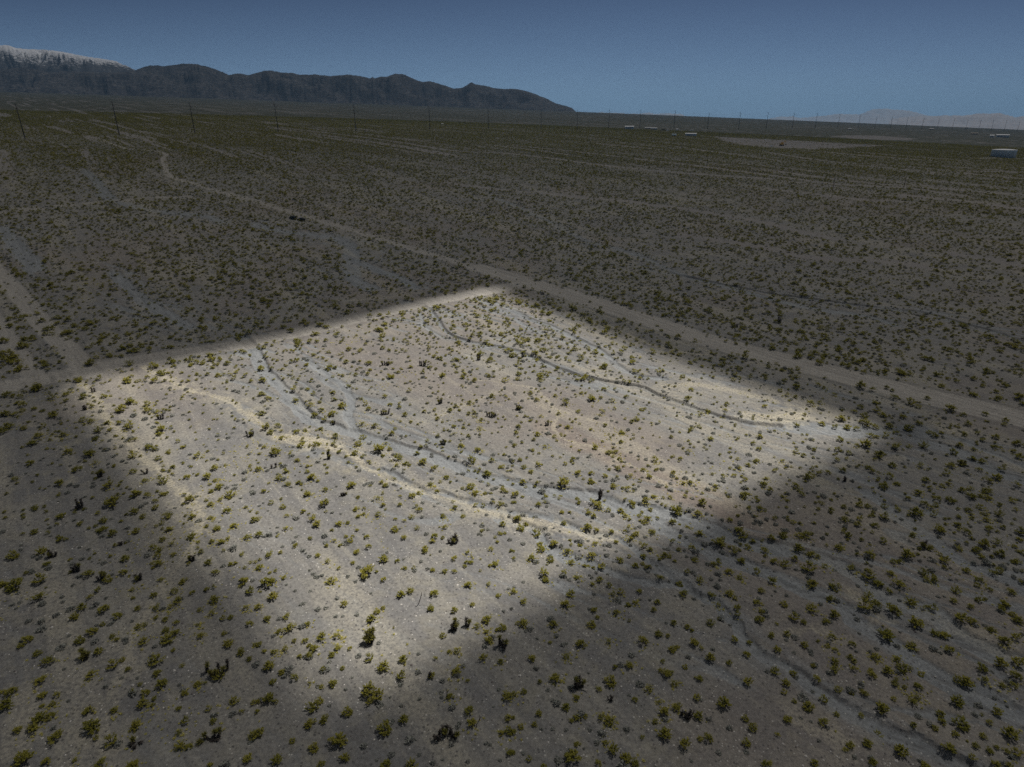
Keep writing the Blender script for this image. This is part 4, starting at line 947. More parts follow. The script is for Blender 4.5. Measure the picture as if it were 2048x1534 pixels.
YUCCAS = [   # label, u, v (where it stands), stems, short name used to place bushes beside it
 ('bushy many-headed green yucca with bold black shadow at the near tip of sunlit patch', 740, 1284, [(0, 0, 1.9, .2, .1, 'g'), (-.4, .2, 2.2, -.3, .3, 'g'), (.3, .3, 2.7, .35, .4, 'g'), (-.5, -.2, 1.5, -.35, -.1, 'g'), (.45, -.1, 1.5, .35, -.1, 'g'), (0, .5, 2.4, 0, .3, 'g'), (-.1, -.3, 1.2, 0, -.3, 'g')], 'the bushy yucca with the bold shadow'),
 ('thin leaning dead black snag with one fork in the sunlit patch', 837, 1208, [(0, 0, 2.6, .75, .2, 's')], 'the thin dead snag', 'dead_snag', 'dead tree'),
 ('row of yellow-headed yuccas with two dark burnt columns and fallen log in shade', 432, 1348, [(-2.1, .4, 1.9, .2, .2, 'g'), (.4, .5, 2.3, .1, .2, 'd'), (1.9, 1.2, 2.5, .2, .3, 'd'), (1.6, -.2, 1.5, .2, .1, 'g'), (.2, -.6, 1.3, .2, 0, 'g'), (-.7, -.4, 1.1, -.1, -.2, 'g'), (-1.6, .1, .25, 1.5, .2, 'p')], 'the yucca row with two dark columns'),
 ('low sprawling yucca with toppled dark trunks and yellow heads at bottom left', 424, 1478, [(-1.6, -.5, .5, -.3, -.4, 'g'), (-.8, 0, .9, -.5, .2, 'g'), (.1, .2, 1.2, .3, .4, 'g'), (1.0, .4, 1.4, .3, .3, 'g'), (-.9, -.3, .35, 1.9, .1, 'd'), (.6, -.2, .4, .6, 0, 'd')], 'the toppled yucca at bottom left'),
 ('wide arched thicket of dark shaggy yucca trunks with bleached twigs at bottom edge', 893, 1472, [(-2.0, -.7, 1.2, -.2, -.2, 'd'), (-1.5, -.9, 1.3, .1, -.2, 'd'), (-1.3, 0, 1.5, .1, .1, 'd'), (-.7, .5, 1.6, 0, .2, 'd'), (0, .7, 1.8, .1, .2, 'd'), (.7, .4, 1.5, .2, 0, 'd'), (1.2, -.3, 1.2, .2, -.2, 'd'), (-.3, -.1, 1.2, 0, 0, 'g'), (1.7, -.5, 1.0, .4, 0, 'g'), (-1.0, -.4, .9, -.1, .3, 'p')], 'the arched yucca thicket'),
 ('yucca with two black columns, one yellow head and a pale curved log', 1155, 1376, [(-.5, -.1, 2.1, .1, .1, 'g'), (.3, .2, 2.4, .2, .3, 'd'), (.0, -.3, 1.6, -.1, 0, 'd'), (.8, .1, 1.2, .4, .2, 'g'), (.4, -.5, .25, 1.3, -.35, 'p')], 'the yucca with the curved log'),
 ('dead brown yucca wreck with bleached white antler-like branches', 1374, 1436, [(-.2, 0, 1.4, -.1, .1, 'd'), (.4, .1, 1.7, .2, .2, 'd'), (-1.1, .4, 1.2, .2, .2, 'd'), (.1, -.2, 1.0, .1, -.3, 'd'), (1.0, .5, 1.0, .4, .2, 's'), (-.1, .4, 1.6, -.6, .3, 'p'), (.0, .4, 1.5, .7, .3, 'p')], 'the dead yucca with white branches'),
 ('small dark broken yucca stump near the bottom centre right', 1222, 1402, [(0, 0, 1.2, .1, .1, 'd'), (-.4, .2, .8, -.3, .1, 's')], 'the small dark stump'),
 ('pair of shaggy dark-trunked yuccas side by side past tip of sunlit patch', 908, 1260, [(-.5, -.3, 1.8, .1, .2, 'd'), (-.2, .3, 2.2, .4, .3, 'g'), (.3, 0, 1.3, .3, 0, 'g')], 'the pair of shaggy dark yuccas'),
 ('single upright dark yucca column right of the shaggy pair', 932, 1252, [(0, 0, 2.0, .1, .2, 'd'), (.5, -.1, 1.3, .3, .1, 'g')], 'the upright dark yucca'),
 ('two tall leafy dark yuccas touching each other in shade right of sunlit tip', 1004, 1296, [(-.5, .4, 2.2, 0, .2, 'g'), (.1, 0, 1.9, .1, .1, 'd'), (.6, -.3, 1.8, .3, 0, 'g')], 'the two touching leafy yuccas'),
 ('slim brown spike-like burnt yucca stump beside a green bush in shade', 860, 1356, [(0, 0, 1.5, 0, .1, 'd')], 'the slim burnt spike'),
 ('black leaning burnt stump against an olive bush lower middle', 893, 1398, [(0, 0, 1.9, .15, .2, 's')], 'the black leaning stump', 'burnt_stump', 'stump'),
 ('thin straight pole-like dry stalk leaning over a grey shrub at bottom', 952, 1452, [(0, 0, 1.6, .7, .1, 's')], 'the dry leaning stalk', 'dry_stalk', 'stalk'),
 ('spiky yellow-green yucca with dark base on the left shaded ground', 170, 1318, [(0, 0, 1.3, .1, .1, 'g'), (-.4, .3, 1.7, -.2, .2, 'g'), (.5, 0, 1.1, .3, .1, 'g'), (.1, -.4, .9, 0, -.2, 'g')], 'the spiky yucca on the left'),
 ('leafy yucca leaning left with long black shadow upper left of bottom corner', 203, 1160, [(0, 0, 1.8, .2, .2, 'g'), (.5, .2, 1.5, .3, .1, 'g'), (-.3, -.2, 1.2, -.4, -.1, 'd')], 'the left leaning yucca'),
 ('ragged burnt yucca clump of three black stubs above the pale gravel trail', 277, 1160, [(-.5, 0, 1.5, -.1, .1, 'd'), (.1, .2, 1.2, .1, .1, 'd'), (.5, .1, 1.8, .2, .2, 'd'), (0, -.4, .9, .1, 0, 'g')], 'the three black stubs'),
 ('scattered dark remains of a fallen yucca near the bottom left edge', 266, 1494, [(-.5, .2, .7, .1, .1, 'd'), (.2, -.2, .6, .3, .1, 'd'), (.6, .8, .5, .6, .1, 'd'), (-.3, .7, .9, -.1, .2, 'g')], 'the scattered fallen yucca'),
 ('burnt black two-pronged yucca standing on bare shaded ground far left', 160, 1018, [(-.5, .2, 2.9, -.25, .3, 'd'), (.6, .2, 3.0, .1, .3, 'd'), (0, 0, 1.5, .1, .1, 'd'), (-.9, -.1, 1.0, -.2, 0, 'd'), (.2, -.2, .3, 1.0, 0, 'p')], 'the two-pronged black yucca'),
 ('bushy yucca with dark foot left of the sunlit patch', 200, 954, [(0, 0, 1.6, .1, .1, 'g'), (.4, .2, 1.9, .2, .2, 'g'), (-.4, 0, 1.2, -.2, 0, 'g'), (0, -.3, 1.0, 0, -.1, 'd')], 'the bushy dark-footed yucca'),
 ('tall shaggy dark yucca above the three black stubs', 153, 1143, [(0, 0, 2.0, -.1, .2, 'd'), (.4, .1, 1.6, .3, .2, 'g'), (-.4, -.2, 1.5, -.2, -.1, 'd')], 'the tall shaggy yucca'),
 ('yucca group with thin dark column and green bush low on left side', 102, 1114, [(-.2, .2, 2.0, -.1, .1, 'd'), (.3, 0, 1.4, .1, .1, 'd'), (.9, .3, 1.3, .3, .1, 'd'), (0, -.4, 1.0, -.1, 0, 'g')], 'the yucca with thin column'),
 ('small burnt yucca wreck on the shaded ground between grey shrubs', 243, 1090, [(0, 0, 1.0, .2, .1, 'd'), (-.4, 0, .8, -.2, .1, 'd')], 'the small burnt wreck'),
 ('black yucca leaning hard to the left at the left edge of sunlit patch', 291, 948, [(0, 0, 1.4, -.9, -.1, 'd'), (.3, .2, 1.6, .2, .3, 'd')], 'the hard leaning black yucca'),
 ('squat dark yucca with grey crown at the shadow edge lower left', 384, 1122, [(0, 0, 1.4, .1, .2, 'd'), (.3, .2, 1.5, .3, .1, 'd'), (-.4, 0, 1.0, -.2, .1, 'g')], 'the squat dark yucca'),
 ('small black many-stubbed yucca near the top left corner of sunlit patch', 170, 820, [(-.4, 0, 1.5, -.1, .1, 'd'), (0, .1, 1.8, 0, .1, 'd'), (.4, 0, 1.4, .1, .1, 'd')], 'the many-stubbed yucca'),
 ('tiny pair of dark stubs beside the dirt road at the top left corner', 187, 784, [(-.5, 0, 1.8, 0, .1, 'd'), (.5, 0, 1.6, 0, .1, 'd')], 'the pair of dark stubs'),
 ('low dark yucca with three heads in the upper left of sunlit patch', 321, 839, [(-.7, 0, 1.3, -.1, .1, 'g'), (0, .2, 1.6, .1, .1, 'd'), (.8, .3, 1.9, .2, .1, 'd')], 'the three-headed low yucca'),
 ('pair of broad yellow-green yuccas beside the tan rill', 500, 873, [(-1.0, .2, 1.8, -.2, .2, 'd'), (0, 0, 1.2, .1, .1, 'g'), (.9, .4, 1.7, .2, .2, 'd'), (.4, -.2, 1.2, .2, 0, 'g')], 'the broad yuccas at the tan rill'),
 ('shaggy dark yucca with many upright heads lower right in sunlit patch', 907, 1086, [(-1.1, -.2, 1.1, -.2, 0, 'd'), (-.5, 0, 1.5, -.1, .1, 'd'), (0, .1, 1.9, 0, .2, 'd'), (.4, .3, 2.5, .1, .3, 'd'), (.9, 0, 1.6, .2, .1, 'd'), (.1, -.3, 1.1, 0, -.1, 'g')], 'the many-headed dark yucca'),
 ('tall dark yucca column with ragged green top by the tan bank', 656, 917, [(0, 0, 2.4, 0, .2, 'd'), (.2, .1, 2.6, .1, .3, 'g'), (.5, -.2, 1.2, .2, 0, 'g')], 'the ragged column by the tan bank'),
 ('two small black yucca stubs left of the tan bank', 547, 936, [(-.5, -.2, 1.2, 0, .1, 'd'), (.6, .4, 1.4, .1, .1, 'd')], 'the two small black stubs'),
 ('wide yellow yucca clump with a forked dark arm in the middle of sunlit patch', 770, 829, [(-1.2, 0, 1.3, -.2, .1, 'd'), (-.4, 0, 1.0, -.1, 0, 'g'), (.3, 0, 1.1, .1, .1, 'g'), (1.2, .3, 2.0, .5, .2, 'd')], 'the clump with the forked arm'),
 ('slim dark yucca above the wash bank in the middle of sunlit patch', 886, 887, [(0, 0, 1.9, .1, .1, 'd'), (-.5, 0, 1.0, -.2, 0, 'g'), (.5, 0, 1.2, .2, 0, 'g')], 'the slim yucca above the wash'),
 ('leaning dark yucca between the two gravel forks of the wash', 667, 846, [(0, 0, 1.6, .4, .1, 'd'), (-.3, .1, 1.0, -.1, .1, 'g')], 'the yucca between the forks'),
 ('ragged double yucca on the upper middle of sunlit patch', 880, 808, [(0, 0, 1.9, .2, .2, 'd'), (.5, .2, 1.6, .2, .1, 'g'), (-.4, -.2, 1.2, -.1, 0, 'g')], 'the ragged double yucca'),
 ('long dark clump of five yuccas right of centre in sunlit patch', 982, 834, [(-1.4, .4, 1.5, -.2, .1, 'd'), (-.6, .2, 1.6, 0, .1, 'd'), (.2, 0, 1.5, .1, .1, 'g'), (.9, -.3, 1.3, .2, 0, 'g'), (1.5, -.2, 1.4, .3, .1, 'd')], 'the clump of five yuccas'),
 ('small brown dead yucca ball in lower middle of sunlit patch', 687, 992, [(0, 0, 1.1, 0, .1, 'd'), (.4, .1, 1.0, .2, .1, 'd'), (-.4, 0, .9, -.2, 0, 'd')], 'the brown dead yucca ball'),
 ('dark conical bushy tree standing alone in the gravel wash', 1200, 995, [(0, 0, 3.4, 0, .1, 'd'), (.1, .1, 2.6, .25, .1, 'd'), (-.1, 0, 2.4, -.25, 0, 'd'), (0, -.1, 1.8, .1, -.3, 'd')], 'the lone dark tree in the wash', 'dark_tree', 'tree'),
 ('upright black-tipped yucca group near the tan rills right of centre', 1036, 820, [(-.5, .4, 1.8, 0, .1, 'd'), (.2, .3, 1.9, .2, .1, 'd'), (0, -.2, 1.2, 0, 0, 'g'), (.7, -.3, 1.0, .2, 0, 'g')], 'the black-tipped yuccas'),
 ('wide dark green yucca with pale grey dead half right of centre', 1096, 851, [(-.7, 0, 1.3, -.2, .1, 'd'), (0, 0, 1.4, 0, .1, 'g'), (.9, 0, 1.1, .4, .1, 'p')], 'the yucca with the grey half'),
 ('leafy dark yucca with bent black top on the right shaded ground', 1846, 1094, [(0, 0, 1.9, 0, .1, 'd'), (.4, .2, 2.2, .5, .3, 'd'), (-.3, 0, 1.4, -.1, .1, 'g'), (.1, -.3, 1.1, 0, 0, 'g')], 'the yucca with the bent black top'),
 ('slim black yucca by the striped ground right of sunlit patch', 1688, 962, [(0, 0, 1.9, 0, .1, 'd'), (.3, 0, 1.2, .2, 0, 'd')], 'the slim black yucca on the right'),
 ('squat pale-headed yucca by the curved wash at right middle', 1924, 930, [(-.4, 0, 1.5, -.1, .1, 'g'), (.4, 0, 1.6, .2, .1, 'd'), (.9, .1, 1.2, .2, 0, 'd')], 'the squat yucca at right'),
 ('row of dark yucca columns left of centre beyond the first dirt road', 845, 731, [(-1.2, 0, 2.2, 0, .1, 'd'), (-.4, 0, 2.0, 0, .1, 'd'), (.5, 0, 2.3, .1, .1, 'd'), (1.2, -.1, 1.6, .2, 0, 'g')], 'the row of dark columns'),
 ('broad low yucca clump left of the row of dark columns', 771, 730, [(-1.3, 0, 1.5, -.2, 0, 'g'), (-.4, .2, 1.8, 0, .1, 'd'), (.6, 0, 1.6, .1, .1, 'd'), (1.3, 0, 1.3, .2, .1, 'g')], 'the broad low clump'),
 ('thin dark snag standing near the top left of sunlit patch', 602, 694, [(0, 0, 2.6, .2, .1, 's')], 'the far thin snag', 'dead_snag', 'dead tree'),
 ('lone dark yucca column on the pale ground right of centre top', 1044, 714, [(0, 0, 2.4, 0, .1, 'd'), (.5, 0, 1.5, .2, 0, 'd')], 'the lone column'),
 ('dark burnt yucca pair under the curved grey wash top centre right', 957, 719, [(-.5, 0, 2.2, 0, .1, 'd'), (.6, 0, 2.4, .1, .1, 'd'), (0, -.2, 1.2, 0, 0, 'g')], 'the burnt pair'),
 ('black shrub-like burnt yucca beside the dirt road at its bend', 1085, 590, [(-.7, 0, 1.3, -.2, 0, 'd'), (0, 0, 1.6, 0, .1, 'd'), (.7, 0, 1.4, .2, .1, 'd')], 'the burnt clump at the road bend'),
 ('dark sprawling yucca heap beyond the wide road on the right', 1470, 655, [(-1.3, 0, 1.2, -.3, 0, 'd'), (-.4, .1, 1.5, 0, .1, 'd'), (.5, .2, 1.7, .2, .1, 'd'), (1.3, .3, 1.9, .3, .2, 'd')], 'the heap beyond the wide road'),
 ('tall dark yucca with three stems beyond the wide road far right', 1557, 646, [(-.4, 0, 3.4, 0, .2, 'd'), (.3, 0, 3.0, .2, .1, 'd'), (.8, -.2, 2.0, .3, 0, 'd')], 'the tall three-stemmed yucca'),
]
for y in YUCCAS:
    yucca(y[0], y[1], y[2], y[3], *(y[5:7] if len(y) > 5 else ()))
LMK = [(y[4], y[1], y[2]) for y in YUCCAS]

# ---- labels: what a bush looks like and which landmark it stands beside
LINES = [('the main gravel wash', WASHES[0][0]), ('the road along the back of the sunlit patch', ROADS[0][0]), ('the wide dirt road', ROADS[2][0]),
         ('the pale rill with a tan bank', SANDS[2][0]), ('the lower right gravel wash', WASHES[11][0]), ('the narrow dark-banked wash', WASHES[10][0]), ('the pale track', SANDS[0][0])]
def place_words(u, v, taken, look, tail):
    best = sorted((math.hypot((u - a) * 1.0, (v - b) * 1.25), n, a, b) for n, a, b in LMK)
    for lead in range(len(best)):
        d, n, a, b = best[lead]
        dx, dy = u - a, (v - b) * 1.25
        ang = (math.degrees(math.atan2(-dy, dx)) + 360) % 360
        side = ('right of', 'up and right of', 'behind', 'up and left of', 'left of', 'down and left of', 'in front of', 'down and right of')[int((ang + 22.5) // 45) % 8]
        how = 'close ' if d < 45 else '' if d < 95 else 'well ' if d < 180 else 'far '
        if how and side in ('behind', 'in front of') and how == 'close ':
            how = 'close '
        lab = f'{look} {how}{side} {n}'
        if len(lab.split()) > 16:
            lab = lab.replace(' up and', ' up').replace(' down and', ' down')
        if lab not in taken and len(lab.split()) <= 16 and lead < 14:
            taken.add(lab)
            return lab, True
    d, n, a, b = best[0]
    return f'{look} {tail}', False

order = np.argsort(-(px[:, 2]))
show = order[:300]
rest = order[300:]
taken = set()
creo_objs = []
rnd = random.Random(5)
for i in show:
    P, W = CP_[i], cw[i]
    k = rnd.randrange(8)
    size = 'large' if W > 2.4 else 'mid-sized' if W > 1.55 else 'small'
    shape = ('tall', 'dense', 'tall', 'low', 'open', 'dense', 'low', 'sparse')[k]
    lab, _ = place_words(px[i, 0], px[i, 1], taken, f'{size} {shape} olive bush', 'among others of its size on the shaded gravel')
    root = thing('creosote_bush', lab, 'bush', (P[0], P[1], P[2] - 0.03), 'creosote bushes on the desert floor', rnd.uniform(0, 6.28))
    root.scale = (W, W, W * rnd.uniform(.78, .98))
    st, lf = CREO_ME[k]
    for nm, me in (('stems', st), ('foliage', lf)):
        o = bpy.data.objects.new(nm, me)
        COL.objects.link(o)
        o.parent = root

# ---- random fill: bushes the photograph shows as a texture of dots
def fan_points(r0, r1, dens):
    a = math.radians(40.8)
    n = int(dens * a * (r1 ** 2 - r0 ** 2))
    r = np.sqrt(RNG.uniform(r0 ** 2, r1 ** 2, n))
    t = RNG.uniform(-a, a, n)
    return r * np.sin(t), r * np.cos(t) - 60.0

def scatter(name, label, cat, pts, scl, rot, var, meshes):
    src = []
    for k, me in enumerate(meshes):
        o = bpy.data.objects.new(name + '_source', me)
        src.append(o)
    me = bpy.data.meshes.new(name)
    me.vertices.add(len(pts))
    me.vertices.foreach_set('co', np.ascontiguousarray(pts, dtype=np.float32).ravel())
    at = me.attributes.new('turn', 'FLOAT', 'POINT')
    at.data.foreach_set('value', rot.astype(np.float32))
    at = me.attributes.new('variant', 'INT', 'POINT')
    at.data.foreach_set('value', var.astype(np.int32))
    at = me.attributes.new('sizes', 'FLOAT_VECTOR', 'POINT')
    at.data.foreach_set('vector', np.ascontiguousarray(scl, dtype=np.float32).ravel())
    ob = bpy.data.objects.new(name, me)
    COL.objects.link(ob)
    ob['kind'] = 'stuff'
    ob['label'] = label
    ob['category'] = cat
    ng = bpy.data.node_groups.new(name + '_nodes', 'GeometryNodeTree')
    ng.interface.new_socket('Geometry', in_out='INPUT', socket_type='NodeSocketGeometry')
    ng.interface.new_socket('Geometry', in_out='OUTPUT', socket_type='NodeSocketGeometry')
    N, L = ng.nodes, ng.links
    gi, go = N.new('NodeGroupInput'), N.new('NodeGroupOutput')
    iop = N.new('GeometryNodeInstanceOnPoints')
    jn = N.new('GeometryNodeJoinGeometry')
    for o in src:
        oi = N.new('GeometryNodeObjectInfo')
        oi.inputs['Object'].default_value = o
        oi.inputs['As Instance'].default_value = True
        L.new(oi.outputs['Geometry'], jn.inputs[0])
    def attr(nm, typ):
        a = N.new('GeometryNodeInputNamedAttribute')
        a.data_type = typ
        a.inputs['Name'].default_value = nm
        return a.outputs['Attribute']
    cx = N.new('ShaderNodeCombineXYZ')
    L.new(attr('turn', 'FLOAT'), cx.inputs[2])
    L.new(gi.outputs[0], iop.inputs['Points'])
    L.new(jn.outputs[0], iop.inputs['Instance'])
    iop.inputs['Pick Instance'].default_value = True
    L.new(attr('variant', 'INT'), iop.inputs['Instance Index'])
    L.new(cx.outputs[0], iop.inputs['Rotation'])
    L.new(attr('sizes', 'FLOAT_VECTOR'), iop.inputs['Scale'])
    L.new(iop.outputs[0], go.inputs[0])
    md = ob.modifiers.new('scatter', 'NODES')
    md.node_group = ng
    return ob

def keep(x, y, weight, p_road=0.02, p_bare=0.06, veg=True):
    u, v, f = to_px(x, y, zbase(x, y))
    q = ((u > -70) & (u < 2120) & (v < 1640)) * weight(u, v) * 1.0
    s, t = x * DRN[0] + y * DRN[1], -x * DRN[1] + y * DRN[0]
    if veg:
        q = q * np.clip(0.62 + 1.0 * (fbm(s / 120, t / 30, 51, 3) - 0.45), 0.15, 1)
    ok = RNG.random(len(x)) < q
    x, y = x[ok], y[ok]
    T = terrain(x, y)
    u, v, f = to_px(x, y, T['z'])
    p = np.ones_like(x)
    p *= 1 - T['road'] * (1 - p_road) if p_road < 1 else 1
    p *= 1 - np.clip(T['bare'], 0, 1) * (1 - p_bare)
    p *= 1 - np.clip(T['pad'], 0, 1) * 0.93
    p *= 1 - T['wash'] * 0.75
    return x, y, T, u, v, f, p

# creosote: traced ones that are left over, plus the fill beyond the traced tiles
x, y = fan_points(95, 2250, 0.17)
x, y, T, u, v, f, p = keep(x, y, lambda u, v: np.where(v < 766, 1.0, np.where(v < 1150, 0.36, 0.08)))
inside = (v > 560) & (u > 500) & (u < 1560)
p *= np.where(inside & (fbm(x / 45, y / 45, 61, 2) < 0.42), 0.5, 1.0) * np.where(inside & (u > 860), 3.2, 1.0)
ok = RNG.random(len(x)) < p
x, y, z, u, v = x[ok], y[ok], T['z'][ok], u[ok], v[ok]
n = len(x)
sw = np.clip(RNG.lognormal(0.12, 0.42, n), 0.45, 2.8)
sw = np.where(v > 766, np.minimum(sw, 0.95), sw)
P0 = CP_[rest]
pts = np.concatenate([P0, np.stack([x, y, z], 1)])
ww = np.concatenate([cw[rest], sw])
scl = np.stack([ww, ww, ww * RNG.uniform(.75, 1.0, len(ww))], 1)
pts[:, 2] -= 0.03
scatter('creosote_scrub', 'countless olive creosote bushes dotting the plain out to the horizon', 'bushes', pts, scl, RNG.uniform(0, 6.28, len(pts)), RNG.integers(0, 8, len(pts)), [m[1] for m in CREO_ME])
NCREO = len(pts)

# low grey shrubs: everywhere, crowded along the washes
x, y = fan_points(95, 1000, 0.14)
x, y, T, u, v, f, p = keep(x, y, lambda u, v: 1.0)
beside = np.zeros_like(x)
for ln, wd, dp in WASHES:
    d = line_dist(x, y, ln, wd * .5 + 12)
    beside = np.maximum(beside, (1 - sstep(wd * .5 + 1, wd * .5 + 10, d)))
p *= np.clip(0.36 + 0.85 * beside + 0.6 * sstep(.5, .68, fbm(x / 18, y / 18, 71, 3)), 0, 1) * 0.8
ok = (RNG.random(len(x)) < p) & (u > -60) & (u < 2110) & (v < 1640)
x, y, z, u, v, f = x[ok], y[ok], T['z'][ok], u[ok], v[ok], f[ok]
lw = np.clip(RNG.lognormal(-0.12, 0.33, len(x)), 0.4, 1.9)
appar = lw / f * FPX
inframe = (u > 4) & (u < 2044) & (v > 200) & (v < 1530)
o2 = np.argsort(-np.where(inframe, appar, 0))
n300 = o2[:300]
for i in n300:
    size = 'big' if lw[i] > 1.35 else 'medium' if lw[i] > 1.05 else 'little'
    k = rnd.randrange(5)
    shape = ('rounded', 'flat', 'upright', 'flattened', 'domed')[k]
    lab, _ = place_words(u[i], v[i], taken, f'{size} {shape} grey shrub', 'among others alike on open shaded gravel')
    o = bpy.data.objects.new('grey_shrub', LOW_ME[k])
    o.location = (x[i], y[i], z[i] - 0.02)
    o.rotation_euler = (0, 0, rnd.uniform(0, 6.28))
    o.scale = (lw[i], lw[i], lw[i] * rnd.uniform(.7, 1))
    o['label'], o['category'], o['group'] = lab, 'shrub', 'low grey shrubs on the gravel'
    COL.objects.link(o)
r2 = o2[300:]
pts = np.stack([x[r2], y[r2], z[r2] - 0.02], 1)
scl = np.stack([lw[r2], lw[r2], lw[r2] * RNG.uniform(.65, 1, len(r2))], 1)
scatter('grey_scrub', 'scattered low grey shrubs crowding the washes and gravel', 'shrubs', pts, scl, RNG.uniform(0, 6.28, len(pts)), RNG.integers(0, 5, len(pts)), LOW_ME)

# dry yellowish grass on the silt
x, y = fan_points(95, 480, 0.5)
x, y, T, u, v, f, p = keep(x, y, lambda u, v: 1.0, 0.0, 0.3, False)
g = 0.75 * sstep(.55, .72, fbm(x / 14, y / 14, 81, 3)) * sstep(.4, .6, fbm(x / 60, y / 60, 83, 2)) + 0.35 * sstep(.25, .6, T['sand'])
dC = np.full(len(x), 9.0)
ok = (RNG.random(len(x)) < p * g * 0.9) & (u > -40) & (u < 2090) & (v < 1600)
x, y, z = x[ok], y[ok], T['z'][ok]
ring_n = RNG.integers(0, 24, len(CP_)) * (RNG.random(len(CP_)) < .6) * (fbm(CP_[:, 0] / 22, CP_[:, 1] / 22, 87, 2) > .4)
own = np.repeat(np.arange(len(CP_)), ring_n)
ra, rd = RNG.uniform(0, 6.28, len(own)), cw[own] * .5 + np.abs(RNG.normal(0, .75, len(own)))
x2, y2 = CP_[own, 0] + np.cos(ra) * rd, CP_[own, 1] + np.sin(ra) * rd
z2 = CP_[own, 2] - .03
x, y, z = np.concatenate([x, x2]), np.concatenate([y, y2]), np.concatenate([z, z2])
gs = RNG.uniform(.4, 1.0, len(x))
scatter('dry_grass', 'thin yellowish dry grass on the silt between bushes', 'grass', np.stack([x, y, z], 1), np.stack([gs, gs, gs * .45], 1), RNG.uniform(0, 6.28, len(x)), RNG.integers(0, 3, len(x)), TUFT_ME)
# loose stones
ico = [(0, 0, .5), (.45, 0, .1), (.1, .5, .05), (-.42, .2, .12), (-.2, -.45, .1), (.25, -.4, .05), (0, 0, -.3)]
icf = [(0, 1, 2), (0, 2, 3), (0, 3, 4), (0, 4, 5), (0, 5, 1), (6, 2, 1), (6, 3, 2), (6, 4, 3), (6, 5, 4), (6, 1, 5)]
STN = [mesh_obj('stone', ico, icf, plain_mat('pale_stone', (0.52, 0.49, 0.45), .9), link=False).data, mesh_obj('stone', ico, icf, plain_mat('dark_stone', (0.13, 0.115, 0.11), .9), link=False).data]
x, y = fan_points(95, 300, 0.8)
x, y, T, u, v, f, p = keep(x, y, lambda u, v: 1.0, 0.3, 1, False)
p *= sstep(.35, .62, fbm(x / 11, y / 11, 91, 3)) * 0.75
ok = (RNG.random(len(x)) < p) & (u > -40) & (u < 2090) & (v < 1600)
x, y, z = x[ok], y[ok], T['z'][ok]
gs = np.clip(RNG.lognormal(-1.55, .42, len(x)), .1, .65)
scatter('loose_stones', 'loose dark and pale stones strewn over the gravel', 'stones', np.stack([x, y, z], 1), np.stack([gs, gs * .8, gs * .6], 1), RNG.uniform(0, 6.28, len(x)), (RNG.random(len(x)) < .72).astype(int), STN)

# ------------------------------------------------------------------ power line
STEEL = plain_mat('weathered_steel', (0.045, 0.04, 0.038), .7)
WIRE = plain_mat('power_wire', (0.35, 0.35, 0.36), .5)
POLES = [(50.6, 278.7, 49), (239, 271, 50), (390, 267.5, 47), (556.5, 263.4, 45), (711.8, 261.8, 43), (859.8, 259, 39), (976.7, 258.4, 35), (1082, 258, 33), (1154, 257.5, 32), (1217, 257, 31), (1279.5, 256, 30), (1347.6, 256.5, 29), (1415, 258, 27), (1477, 258, 27), (1532, 257.5, 26), (1584, 257.5, 25), (1630, 257, 24), (1675, 256.8, 22), (1716, 257, 21), (1749, 257.8, 19), (1780, 258, 18), (1811, 258.5, 18), (1843, 259, 17), (1874, 259, 16), (1904, 259.6, 16), (1931, 260.2, 15), (1957, 261, 15), (1982, 261.7, 15), (2008, 262.3, 15), (2034, 263, 15)]
ORD = ['first', 'second', 'third', 'fourth', 'fifth', 'sixth', 'seventh', 'eighth', 'ninth', 'tenth', 'eleventh', 'twelfth', 'thirteenth', 'fourteenth', 'fifteenth', 'sixteenth', 'seventeenth', 'eighteenth', 'nineteenth', 'twentieth']
tips = []
PG = ground_at(np.array([q[0] for q in POLES]), np.array([q[1] for q in POLES]))
for i, (u0, v0, hp) in enumerate(POLES):
    P = PG[i]
    d = math.hypot(P[0], P[1])
    H = hp * d / FPX * 1.02
    k = H / 40.0
    a, b = PG[max(i - 1, 0)], PG[min(i + 1, len(PG) - 1)]
    along = math.atan2(b[1] - a[1], b[0] - a[0])
    lab = f'dark steel power pole, {ORD[i]} from the left along the line' if i < 15 else f'distant dark power pole, {ORD[len(POLES) - 1 - i]} from the right end of the line'
    root = thing('power_pole', lab, 'power pole', (P[0], P[1], P[2] - .5), 'power poles crossing the plain', along)
    MB().tube([(0, 0, -1), (0, 0, H * .5), (0, 0, H)], [.62 * k, .46 * k, .28 * k], 8).build('shaft', STEEL, root)
    tp = []
    for m, hh in enumerate((.97, .87, .77)):
        sgn = 1 if m % 2 == 0 else -1
        MB().tube([(0, 0, H * hh), (0, sgn * 2.6 * k, H * hh + .8 * k)], [.22 * k, .12 * k], 5).build('crossarm', STEEL, root)
        MB().tube([(0, sgn * 2.5 * k, H * hh + .75 * k), (0, sgn * 2.5 * k, H * hh - 1.1 * k)], .14 * k, 5).build('insulator', STEEL, root)
        tp.append((P[0] - math.sin(along) * sgn * 2.5 * k, P[1] + math.cos(along) * sgn * 2.5 * k, P[2] - .5 + H * hh - 1.1 * k, k))
    tips.append(tp)
for m, w_ in enumerate(('topmost', 'middle', 'lowest')):
    wb = MB()
    for i in range(len(tips) - 1):
        a, b = np.array(tips[i][m]), np.array(tips[i + 1][m])
        L = np.linalg.norm(b[:2] - a[:2])
        pts_, rad_ = [], []
        for q in range(9):
            t = q / 8
            c = a + (b - a) * t
            pts_.append((c[0], c[1], c[2] - 4 * t * (1 - t) * L * .022))
            rad_.append(.07 * c[3])
        wb.tube(pts_, rad_, 3, False)
    o = wb.build('power_cable', WIRE)
    o['label'], o['category'], o['group'] = f'{w_} sagging wire strung between the dark power poles', 'power cable', 'wires of the power line'
